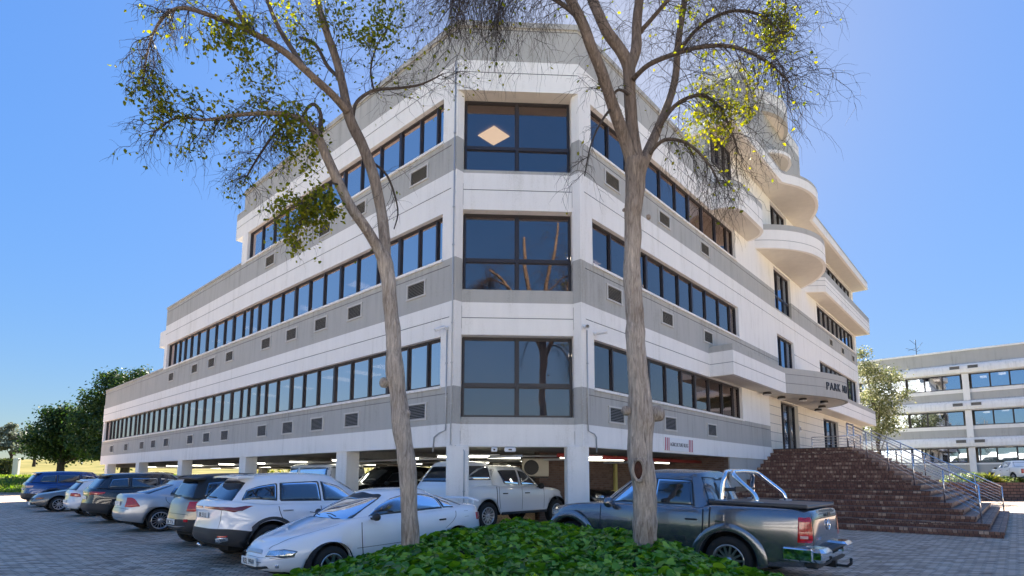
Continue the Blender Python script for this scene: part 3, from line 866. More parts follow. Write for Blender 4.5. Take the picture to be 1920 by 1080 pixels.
# ---- lettering on the drum
def text_mesh(txt, size, ext=.02):
    c = bpy.data.curves.new('t', 'FONT'); c.body = txt; c.size = size; c.extrude = ext; c.align_x = 'CENTER'
    o = bpy.data.objects.new('t', c); COL.objects.link(o)
    bpy.context.view_layer.update()
    dg = bpy.context.evaluated_depsgraph_get()
    me = bpy.data.meshes.new_from_object(o.evaluated_get(dg))
    vs = [v.co.copy() for v in me.vertices]; fs = [tuple(p.vertices) for p in me.polygons]
    bpy.data.objects.remove(o); bpy.data.curves.remove(c); bpy.data.meshes.remove(me)
    return vs, fs
def add_text(mb, txt, size, c, X, Z, Nn, m=0, ext=.02, sx=1.0, bold=0.0):
    vs, fs = text_mesh(txt, size, ext)
    mb.add([c + X * (v.x * sx) + Z * v.y + Nn * v.z for v in vs], fs, m)
_dp = np.array(drum_pts); _dd = np.r_[0, np.cumsum(np.hypot(*np.diff(_dp, axis=0).T))]
def drum_at(u):
    q = V2(np.interp(u, _dd, _dp[:, 0]), np.interp(u, _dd, _dp[:, 1])); q2 = V2(np.interp(u + .05, _dd, _dp[:, 0]), np.interp(u + .05, _dd, _dp[:, 1]))
    t = (q2 - q) / np.linalg.norm(q2 - q); tv = dv(DR) * t[0] + dv(NR) * t[1]; nv = dv(NR) * t[0] - dv(DR) * t[1]
    return PRp(q[0], q[1]), tv, nv
u_ = 2.74
for ch, wd in (('P', .29), ('A', .32), ('R', .31), ('K', .31), (' ', .20), ('N', .32), ('U', .31)):
    uc = u_ + wd / 2; u_ += wd + .045
    if ch == ' ': continue
    p, tv, nv = drum_at(uc)
    mb = MB(); add_text(mb, ch, .54, v3(p, 5.80) + nv * .012, tv, Vector((0, 0, 1)), nv, ext=.022, sx=.90)
    mb.build('sign_letter', M['letter'], BL, BOFF)['label'] = 'black letter %s on the grey drum' % ch
# ------------------------------------------------------------------ ground
def gh(x, y):
    """gentle fall of the paving; grass bank and field beyond the kerb"""
    up = .2 * sstep((y - 8.5) / 7.0) * (1 - sstep((x - 4.5) / 6.0))
    if x < -5: up = max(.1 * sstep((y - 6) / 6.0), up * (1 - sstep((-x - 5) / 4)))
    return up
def terrain(x, y):
    if y < 48: return gh(x, y)
    k = 1 - sstep((x + 5) / 30.0)
    h = .1 * (1 - sstep((y - 48) / 2)) + k * (1.4 * sstep((y - 48.5) / 14) + 7.0 * sstep((y - 55) / 190))
    return h + k * .25 * noise.noise(Vector((x * .12, y * .12, 0))) * sstep((y - 50) / 8)

def axis(lo, hi, cuts):
    out = []
    for a, b, st in cuts:
        n = max(1, int(round((b - a) / st))); out += [a + (b - a) * i / n for i in range(n)]
    out.append(cuts[-1][1]); return out
xs = axis(0, 0, [(-3000, -400, 650), (-400, -120, 35), (-120, -60, 6), (-60, 60, 1.5), (60, 120, 6), (120, 400, 40), (400, 3000, 650)])
ys = axis(0, 0, [(-3000, -200, 700), (-200, -40, 20), (-40, 0, 5), (0, 24, 1.0), (24, 72, 1.6), (72, 260, 8), (260, 3000, 340)])
def gridmesh(name, xs, ys, fz, mat, mask=None, kind='structure'):
    vs = [(x, y, fz(x, y)) for y in ys for x in xs]; nx = len(xs); fs = []
    for j in range(len(ys) - 1):
        for i in range(nx - 1):
            if mask and not mask((xs[i] + xs[i + 1]) / 2, (ys[j] + ys[j + 1]) / 2): continue
            fs.append((j * nx + i, j * nx + i + 1, (j + 1) * nx + i + 1, (j + 1) * nx + i))
    me = bpy.data.meshes.new(name); me.from_pydata(vs, [], fs); me.materials.append(mat)
    me.polygons.foreach_set('use_smooth', [True] * len(fs)); me.update()
    o = link(bpy.data.objects.new(name, me)); o['kind'] = kind
    return o

def grass_mat():
    m, nt, out = new_mat('field grass')
    p = N(nt, 'ShaderNodeBsdfPrincipled', i_Roughness=0.9); p.inputs['Specular IOR Level'].default_value = .1
    tc = N(nt, 'ShaderNodeTexCoord'); mp = N(nt, 'ShaderNodeMapping'); mp.inputs['Scale'].default_value = (.22, .22, 1); nt.links.new(tc.outputs['Object'], mp.inputs[0])
    n1 = N(nt, 'ShaderNodeTexNoise', i_Scale=.7, i_Detail=8.0, i_Roughness=.65); nt.links.new(mp.outputs[0], n1.inputs['Vector'])
    sx = N(nt, 'ShaderNodeSeparateXYZ'); nt.links.new(tc.outputs['Object'], sx.inputs[0])
    mr = N(nt, 'ShaderNodeMapRange'); mr.inputs[1].default_value = 52; mr.inputs[2].default_value = 80; nt.links.new(sx.outputs[1], mr.inputs[0])
    near = ramp(nt, n1.outputs[0], [(.35, (.03, .07, .010)), (.5, (.07, .115, .02)), (.68, (.15, .16, .045))])
    far = ramp(nt, n1.outputs[0], [(.35, (.11, .11, .03)), (.5, (.19, .165, .05)), (.68, (.27, .22, .08))])
    mx = N(nt, 'ShaderNodeMix', data_type='RGBA'); nt.links.new(mr.outputs[0], mx.inputs[0]); nt.links.new(near, mx.inputs[6]); nt.links.new(far, mx.inputs[7])
    nt.links.new(mx.outputs[2], p.inputs['Base Color'])
    bp = N(nt, 'ShaderNodeBump', i_Strength=1.0, i_Distance=.15); nt.links.new(n1.outputs[0], bp.inputs['Height']); nt.links.new(bp.outputs[0], p.inputs['Normal'])
    nt.links.new(p.outputs[0], out.inputs[0]); return m
gridmesh('ground', xs, ys, lambda x, y: terrain(x, y) - (.03 if y < 48.2 else 0), grass_mat())
PAV = brick_mat('brick paving', [(.20, .125, .08), (.50, .345, .235), (.66, .48, .345), (.80, .63, .49)], (.10, .08, .07), .22, .11, -FA - math.pi / 4 + R(45), msize=.011, bump=.6, big=.9, rough=.62)
pxs = axis(0, 0, [(-58, -6, 1.5), (-6, 6, .6), (6, 60, 1.5)]); pys = axis(0, 0, [(-40, 2, 3), (2, 18, .6), (18, 47.6, 1.6)])
gridmesh('parking_paving', pxs, pys, gh, PAV, mask=lambda x, y: not (x > 24 and y > 40.5))
# kerb at the grass edge
mb = MB(); mb.box((-20, 47.75, .1), (80, .3, .28), 0, bev=.02)
o = mb.build('kerb', M['concrete']); o['kind'] = 'structure'
mb = MB(); mb.box((-20, 45.2, .108), (60, 1.3, .012), 0)
o = mb.build('footpath', pmat('path paving', (.36, .28, .23), .8, var=.15)); o['kind'] = 'structure'

# ------------------------------------------------------------------ brick steps
SB, TR, SD, NS = 8.35, .45, .3, 17
STEP = brick_mat('shade-toned step brick', [(.10, .048, .036), (.15, .072, .052), (.19, .094, .068), (.24, .13, .092)], (.05, .04, .036), .115, .0863, -FA - math.pi / 4, msize=.007, bump=.4, big=.8, vertical=True, rough=.6)  # risers toned darker: shade below the nosings put into the colour
NOSE = brick_mat('lit-toned nosing brick', [(.12, .055, .040), (.18, .088, .062), (.25, .135, .095), (.52, .37, .26)], (.045, .036, .032), .115, .30, -FA - math.pi / 4, msize=.009, bump=.4, big=1.4, vertical=True, rough=.55)  # paler than the risers: light on step edges put into colour; some bricks tan
st = empty('brick_steps', tuple(v3(PRp(SB, 4), 0)), 0, 'broad flight of dark red brick steps rising to the entrance', 'steps')
so = tuple(v3(PRp(SB, 4), 0))
mb = MB(); ns = MB()
for k in range(1, NS + 1):
    s0 = SB + TR * (k - 1); o1 = 8.0 - SD * (k - 1); z1 = .1725 * k; z0 = .1725 * (k - 1) if k > 1 else -.2
    s1 = 21.3
    P4 = [PRp(s0, -.03), PRp(s0, o1), PRp(s1, o1), PRp(s1, -.03)]
    mb.slab([tuple(p) for p in P4], z0, z1 - .088, 0)
    e_ = .03          # projecting nosing course
    P5 = [PRp(s0 - e_, -.02), PRp(s0 - e_, o1 + e_), PRp(s1 + e_, o1 + e_), PRp(s1 + e_, -.02)]
    ns.slab([tuple(p) for p in P5], z1 - .086, z1, 0)
mb.build('step_courses', STEP, st, so); ns.build('step_nosings', NOSE, st, so)
mb = MB()
e0, e1 = SB + TR * (NS - 1), 3.2
mb.box(v3(PRp(e0 - .03, 1.6), 2.945), (.1, 3.25, .03), 0, (dv(DR), dv(NR), Vector((0, 0, 1))))
mb.build('landing_edge_strip', M['darkmetal'], st, so)

def railing(name, pts, h=1.08, nb=6, label=None, lowest=.28, ends=None, grp=None):
    """pts: (s, off, z) feet of the posts"""
    base = pts[0]; loc = tuple(v3(PRp(base[0], base[1]), base[2]))
    r = empty(name, loc, 0, label, 'railing')
    if grp: r['group'] = grp
    P3 = [v3(PRp(a, b), c) for a, b, c in pts]
    for p in P3:
        mb = MB(); mb.tube([p - Vector((0, 0, .02)), p + Vector((0, 0, h))], .024, 10)
        mb.build('post', M['steel'], r, loc)
    mb = MB(); mb.tube([p + Vector((0, 0, h)) for p in P3], .027, 10); mb.build('handrail', M['steel'], r, loc)
    for i in range(nb):
        zz = lowest + (h - .14 - lowest) * i / (nb - 1)
        mb = MB(); mb.tube([p + Vector((0, 0, zz)) for p in P3], .011, 6); mb.build('rail_bar', M['steel'], r, loc)
    return r
def hip(k): return (SB + TR * (k - 1) + .16, 8.0 - SD * (k - 1) - .16, .1725 * k)
railing('stair_railing', [hip(2), hip(5), hip(8), hip(11), hip(14), hip(17)], label='stainless steel railing running down the near corner of the brick steps', grp='stair railings')
def side(k): return (21.1, 8.0 - SD * (k - 1) - .15, .1725 * k)
railing('stair_railing', [side(1), side(4), side(7), side(10), side(13), side(17)], label='stainless steel railing on the far side of the brick steps', grp='stair railings')
railing('landing_railing', [(16.1, 2.95, 2.93), (16.9, 3.05, 2.93)], nb=7, label='short upright piece of steel railing at the top of the near stair railing')
railing('landing_railing', [(20.9, .35, 2.93), (20.9, 2.6, 2.93)], nb=4, h=.85, label='low steel railing on the landing beside the entrance wall')

# ------------------------------------------------------------------ wall-mounted small things
def camera_obj(p, z, nrm, aim, label):
    loc = tuple(v3(p, z)); r = empty('security_camera', loc, 0, label, 'security camera', 'security cameras at the chamfered corner')
    n = dv(nrm); mb = MB(); c = Vector(loc)
    mb.lathe([(0, .001), (0, .06), (.05, .055), (.06, .001)], c, n, 16, 0); mb.build('base', M['plastic_w'], r, loc)
    a = Vector(aim).normalized(); e = c + n * .13
    mb = MB(); mb.tube([c + n * .04, e], .02, 8); mb.build('arm', M['plastic_w'], r, loc)
    mb = MB(); mb.lathe([(-.08, .001), (-.08, .045), (.17, .05), (.2, .052), (.2, .044)], e + a * .05, a, 16, 0)
    b = mb.build('housing', M['plastic_w'], r, loc)
    mb = MB(); mb.lathe([(.175, .044), (.18, .001)], e + a * .05, a, 16, 0); mb.build('lens', M['plastic_b'], b)
camera_obj(PLp(.28), 5.62, NL, (-1, -.3, -.45), 'white bullet camera left of the corner, pointing down to the left')
camera_obj(PRp(.12), 5.67, NR, (-.2, -1, -.25), 'white bullet camera right of the corner, pointing at the viewer')
camera_obj(PRp(.62), 5.58, NR, (1, -.25, .12), 'white bullet camera right of the corner, pointing to the right')

def pipe(pts, r, label):
    p0 = pts[0]; mb = MB()
    mb.tube(pts, r, 8)
    for i in range(len(pts) - 1):
        L_ = (pts[i + 1] - pts[i]).length; n = int(L_ / 1.1)
        for k in range(1, n + 1):
            q = pts[i].lerp(pts[i + 1], k / (n + 1)); mb.box(q, (.06, .06, .025), 0)
    o = mb.build('conduit', M['metal'], None, tuple(p0)); tag(o, label, 'conduit', 'conduits on the chamfered corner')
pipe([v3(PLp(.06, .03), 13.3), v3(PLp(.06, .03), 2.48), v3(PFp(.22, -.13), 2.42), v3(PFp(.30, -.02), 2.3), v3(PFp(.30, -.02), .25)], .018, 'thin grey conduit running the full height at the left edge of the chamfered corner')
pipe([v3(PLp(.26, .03), 5.55), v3(PLp(.26, .03), 2.86), v3(PLp(.52, .03), 2.80), v3(PLp(.72, .03), 2.70), v3(PLp(.76, .03), 2.3)], .018, 'thin grey conduit dropping from the left camera and turning left')
pipe([v3(PRp(.22, .03), 5.6), v3(PRp(.22, .03), 2.86), v3(PRp(.5, .03), 2.80), v3(PRp(.6, .03), 2.72), v3(PRp(.6, .03), 2.3)], .018, 'thin grey conduit dropping from the right cameras and turning right')
# boxes under the soffit
for (s, o, w, lab) in ((1.08, -.25, .16, 'small round-ended lamp under the corner soffit'), (1.5, -.25, .3, 'white exit lamp box under the corner soffit')):
    mb = MB(); mb.box(v3(PFp(s, o), 2.36), (w, .12, .12), 0, (dv(FD), dv(NF), Vector((0, 0, 1))), bev=.02)
    mb.box(v3(PFp(s, o + .062), 2.36), (w * .3, .01, .04), 1, (dv(FD), dv(NF), Vector((0, 0, 1))))
    tag(mb.build('junction_box', [M['plastic_w'], M['plastic_b']], None, tuple(v3(PFp(s, o), 2.36))), lab, 'wall fitting')
mb = MB(); c = v3(PRp(5.6, .02), 2.72); loc = tuple(c)
bn = empty('banner_sign', loc, 0, 'white banner with red striped ends and dark lettering on the beam', 'sign')
ax = (dv(DR), dv(NR), Vector((0, 0, 1)))
wv = 2.15
mb.box(c, (wv, .03, .44), 0, ax, bev=.004); mb.build('board', M['plastic_w'], bn, loc)
mb = MB()
RW = 'banner red'
for sg_ in (-1, 1):
    for k in range(3):
        mb.box(c + dv(DR) * sg_ * (wv / 2 - .07 - .12 * k) + dv(NR) * .018, (.055, .006, .42), 0, (dv(DR), dv(NR), (Vector((0, 0, 1)) + dv(DR) * .06).normalized()))
mb.build('stripes', pmat(RW, (.45, .05, .08), .5), bn, loc)
mb = MB()
add_text(mb, 'AGRICULTURE BLDG', .175, c + dv(NR) * .018 - Vector((0, 0, .06)), dv(DR), Vector((0, 0, 1)), dv(NR), ext=.003, sx=.82)
mb.build('lettering', M['letter'], bn, loc)
# air-conditioning unit
c = v3(PRp(1.9, -3.2), 1.95); loc = tuple(c)
ac = empty('air_conditioner', loc, 0, 'beige outdoor air-conditioning unit with round fan on the store wall', 'air conditioner')
axF = (dv(FD), dv(NF), Vector((0, 0, 1)))
mb = MB(); mb.box(c, (.85, .32, .58), 0, axF, bev=.02); mb.build('casing', pmat('beige casing', (.5, .46, .38), .6), ac, loc)
mb = MB(); mb.lathe([(.165, .001), (.165, .2), (.172, .23), (.16, .24)], c - dv(FD) * .14, dv(NF), 24, 0)
for k in range(5): mb.lathe([(.174, .04 * k + .03), (.178, .04 * k + .035), (.174, .04 * k + .04)], c - dv(FD) * .14, dv(NF), 24, 0)
mb.build('fan_grille', M['plastic_b'], ac, loc)
mb = MB()
mb.box(c - Vector((0, 0, .32)), (.8, .4, .03), 0, axF); mb.build('bracket', M['darkmetal'], ac, loc)

# ------------------------------------------------------------------ second building
P2 = V2(43.0, 52.6)
D2 = -DL
def P2p(s, o=0.0): return P2 + D2 * s + NL * o
B2 = empty('neighbour_building', tuple(v3(P2, 1.5)), 0, 'lower three-storey white and grey office block behind the steps on the right', 'building')
BO2 = tuple(v3(P2, 1.5))
Z2 = [(0, G1), (2.95, W0), (6.5, W0)]
mb = MB(); n2 = dv(NL); d2 = dv(D2)
SA, SE = -16.0, 16.0
def band(z0, z1, o, m, th=.3): wall(mb, [P2p(SA, o), P2p(SE, o)], z0, z1, th=th, zones=[(0, m)], grooves=[])
band(1.4, 2.86, 0, G1); band(2.86, 3.02, .03, W0)
for zb in (4.45, 7.95, 11.47):
    # rounded white fascia: three facets
    o0 = .0; pr = [(0.0, zb), (.45, zb + .04), (.55, zb + .12), (.55, zb + .45), (.48, zb + .72), (.30, zb + .93), (.0, zb + .95)]
    for (oa, za), (ob, zc) in zip(pr[:-1], pr[1:]):
        mb.quad(v3(P2p(SA, oa), za), v3(P2p(SE, oa), za), v3(P2p(SE, ob), zc), v3(P2p(SA, ob), zc), W0)
for z0 in (5.4, 8.9): band(z0, z0 + .78, 0, G1); band(z0 + .78, z0 + 1.12, .05, W0)
band(12.42, 13.7, .1, G1); band(13.7, 13.86, .18, W0, .5)
for s in (-8.6, .36, 9.4):
    for (z0, z1) in ((1.4, 4.45), (5.4, 7.95), (8.9, 11.47)):
        mb.box(v3(P2p(s, .08), (z0 + z1) / 2), (.5, .5, z1 - z0), W0, (d2, n2, Vector((0, 0, 1))))
mb.slab([tuple(P2p(SA, -.3)), tuple(P2p(SE, -.3)), tuple(P2p(SE, -12)), tuple(P2p(SA, -12))], 13.4, 13.6, G1)
wall(mb, [P2p(SE, -12), P2p(SA, -12)], 1.4, 13.6, zones=[(0, W0)], grooves=[])
wall(mb, [P2p(SA, -12), P2p(SA, -.3)], 1.4, 13.6, zones=[(0, W0)], grooves=[])
for z in (4.5, 8.0, 11.5): mb.slab([tuple(P2p(SA, -.3)), tuple(P2p(SE, -.3)), tuple(P2p(SE, -12)), tuple(P2p(SA, -12))], z, z + .5, 5)
wall(mb, [P2p(SA, -5), P2p(SE, -5)], 1.4, 13.4, th=.1, zones=[(0, 5)], grooves=[])
mb.build('facade', WM, B2, BO2)
BLs, BOFFs = BL, BOFF
BL, BOFF = B2, BO2
for (z0, z1) in ((3.02, 4.44), (6.53, 7.93), (10.03, 11.45)):
    for (a, b) in ((-14.5, -9.0), (-8.2, -4.3), (-4.2, .0), (.75, 4.9), (4.95, 9.0)):
        n_ = max(2, round((b - a) / 1.4)); ms = [a + (b - a) * i / n_ for i in range(1, n_)]
        window(lambda s: P2p(s, .0), NL, a, b, z0, z1, ms, dep=.06, fw=.05, glass='glass_far')
for zb in (5.02, 8.5, 12.05):
    for s in (-.35, 1.0):
        mb = MB(); ax2 = (d2, n2, Vector((0, 0, 1)))
        for (dx, dz, sx, sz) in ((0, .17, .86, .05), (0, -.17, .86, .05), (-.4, 0, .05, .3), (.4, 0, .05, .3)):
            mb.box(v3(P2p(s, .60), zb) + d2 * dx + Vector((0, 0, dz)), (sx, .1, sz), 0, ax2)
        for i in range(6): mb.box(v3(P2p(s, .585), zb - .13 + .052 * i), (.76, .06, .02), 1, ax2)
        mb.box(v3(P2p(s, .56), zb), (.78, .02, .3), 2, ax2)
        mb.build('vent', [M['plastic_w'], M['vent'], M['vent_back']], B2, BO2)
for s, o in ((3, -2), (5.5, -2), (1.6, -3), (-2, -2.5), (-5, -2)):
    for z in (7.97, 11.47, 4.47): panel(P2p(s, o), z, .5, 1.4)
BL, BOFF = BLs, BOFFs
# roof aerial
q = unproj(1718, 664, 53.5)
mb = MB(); b0 = Vector((q.x, q.y, 13.6)); tp = Vector((q.x, q.y, 15.1))
mb.tube([b0, tp], .03, 6)
for (dx, dz, ex, ez) in ((-.1, .55, -.75, .2), (0, .35, .75, 1.05), (-.0, .3, -.95, .45), (.1, .2, .5, .3), (0, .9, -.5, 1.3)):
    mb.tube([b0 + Vector((dx * .2, 0, dz + .1)), b0 + Vector((ex, .1, ez + .2))], .016, 5)
tag(mb.build('roof_aerial', M['darkmetal'], None, tuple(b0)), 'thin branching aerial on the roof of the right-hand block', 'aerial')

# terrace with retaining wall
RW_ = brick_mat('retaining block', [(.13, .07, .05), (.2, .11, .08), (.27, .16, .11)], (.05, .035, .03), .45, .22, 0, msize=.03, bump=1.0, big=.8, vertical=True)
mb = MB(); mb.box((52, 40.6, .55), (48, .5, 1.5), 0); 
tag(mb.build('retaining_wall', RW_, None, (52, 40.6, 0)), 'low red block retaining wall below the planted terrace', 'wall')
mb = MB(); mb.box((56, 49, .66), (56, 16.3, 1.2), 0)
o = mb.build('terrace', pmat('terrace paving', (.2, .17, .15), .9, var=.2)); o['kind'] = 'structure'

# ------------------------------------------------------------------ what stands behind the viewer (block seen mirrored in glass and paint; pale ground added for bounce)
P3c = V2(-6, -34)
B3 = empty('opposite_building', (-6, -34, 0), 0, 'long white office block across the car park, mirrored in the windows and car doors', 'building')
mb = MB()
for k, z in enumerate((0.0, 3.4)):
    mb.box((-6, -34, z + .5), (96, 6, 1.0), 0); mb.box((-6, -34.15, z + 1.9), (95.4, 5.7, 1.8), 1); mb.box((-6, -34, z + 3.1), (96.2, 6.2, .6), 0)
mb.box((-6, -34, 7.1), (96.6, 6.6, .6), 0)
mb.build('facade', [M['white'], M['glass_dark']], B3, (-6, -34, 0))
FORE = pmat('pale bounce paving', (.50, .45, .39), .85, var=.12, vscale=.5)
mb = MB(); mb.box((0, -17.5, .03), (130, 26, .05), 0); o = mb.build('bounce_ground', FORE); o['kind'] = 'structure'  # unseen pale ground, added to bounce sunlight onto the shaded walls
# ------------------------------------------------------------------ vehicles
def car_paint(name, col, metal=0.35, rough=0.28):
    m, nt, out = new_mat(name)
    p = N(nt, 'ShaderNodeBsdfPrincipled', i_Roughness=rough, i_Metallic=metal)
    p.inputs['Coat Weight'].default_value = 1.0; p.inputs['Coat Roughness'].default_value = 0.03
    tc = N(nt, 'ShaderNodeTexCoord')
    nz = N(nt, 'ShaderNodeTexNoise', i_Scale=1.7, i_Detail=5.0); nt.links.new(tc.outputs['Object'], nz.inputs['Vector'])
    sx = N(nt, 'ShaderNodeSeparateXYZ'); nt.links.new(tc.outputs['Object'], sx.inputs[0])
    # road dust towards the sills
    mr = N(nt, 'ShaderNodeMapRange'); mr.inputs[1].default_value = .55; mr.inputs[2].default_value = .2; mr.inputs[3].default_value = 0; mr.inputs[4].default_value = .35
    nt.links.new(sx.outputs[2], mr.inputs[0])
    ml = N(nt, 'ShaderNodeMath', operation='MULTIPLY'); nt.links.new(mr.outputs[0], ml.inputs[0]); nt.links.new(nz.outputs[0], ml.inputs[1])
    mx = N(nt, 'ShaderNodeMix', data_type='RGBA'); nt.links.new(ml.outputs[0], mx.inputs[0])
    mx.inputs[6].default_value = rgba(col); mx.inputs[7].default_value = rgba((.22, .18, .14)); nt.links.new(mx.outputs[2], p.inputs['Base Color'])
    nt.links.new(p.outputs[0], out.inputs[0]); return m
CM = {}
CM['glass'] = glass_mat('car glass', base=.10, refl=(.8, .86, .95), inner=(.012, .014, .018), wob=0)
CM['glass_l'] = glass_mat('windscreen glass', base=.16, refl=(.8, .86, .95), inner=(.05, .06, .07), wob=0)
CM['trim'] = pmat('black trim', (.014, .014, .015), .45)
CM['clad'] = pmat('grey plastic cladding', (.035, .036, .038), .6)
CM['tyre'] = pmat('tyre rubber', (.018, .018, .018), .85, bump=.2, bscale=60)
CM['rim'] = pmat('alloy rim', (.55, .55, .57), .28, metal=.9)
CM['rim_d'] = pmat('dark alloy rim', (.10, .10, .11), .35, metal=.8)
CM['well'] = pmat('wheel well', (.008, .008, .008), .95)
CM['red'] = pmat('tail lamp red', (.34, .006, .010), .10, coat=1.0, var=.35, vscale=16, emit=(.5, .01, .01), estr=.02)
CM['pink'] = pmat('tail lamp clear', (.65, .42, .38), .15, coat=1.0)
CM['head'] = pmat('headlamp glass', (.55, .58, .62), .10, metal=.85, coat=1.0, var=.35, vscale=14)
CM['amber'] = pmat('amber lamp', (.55, .18, .02), .2, coat=1.0)
CM['plate'] = pmat('number plate', (.72, .73, .70), .4)
CM['chrome'] = pmat('chrome', (.86, .87, .9), .06, metal=1.0)
CM['silver'] = pmat('satin silver trim', (.5, .5, .51), .3, metal=.7)

def smooth_interp(kp):
    xs_ = [k[0] for k in kp]; zs_ = [k[1] for k in kp]
    # monotone-ish cubic via dense linear + box smoothing
    X = np.linspace(xs_[0], xs_[-1], 240); Z = np.interp(X, xs_, zs_)
    ker = np.ones(9) / 9; Zp = np.concatenate([np.full(4, Z[0]), Z, np.full(4, Z[-1])]); Z2 = np.convolve(Zp, ker, 'valid')
    return lambda x: float(np.interp(x, X, Z2))

def rail_pts(xf, xr, w, nf, nr, n):
    """half outline in plan: front centre -> side -> rear centre, arc-length spaced"""
    a = (xr - xf) / 2; xc = (xr + xf) / 2; pts = []
    for i in range(361):
        t = math.pi * i / 360; c, s = math.cos(t), math.sin(t)
        e = nf if c > 0 else nr
        r = (abs(c / a) ** e + abs(s / w) ** e) ** (-1 / e)
        pts.append((xc - r * c, r * s))
    P = np.array(pts); d = np.r_[0, np.cumsum(np.hypot(*np.diff(P, axis=0).T))]
    u = np.linspace(0, d[-1], n + 1)
    return np.interp(u, d, P[:, 0]), np.interp(u, d, P[:, 1])

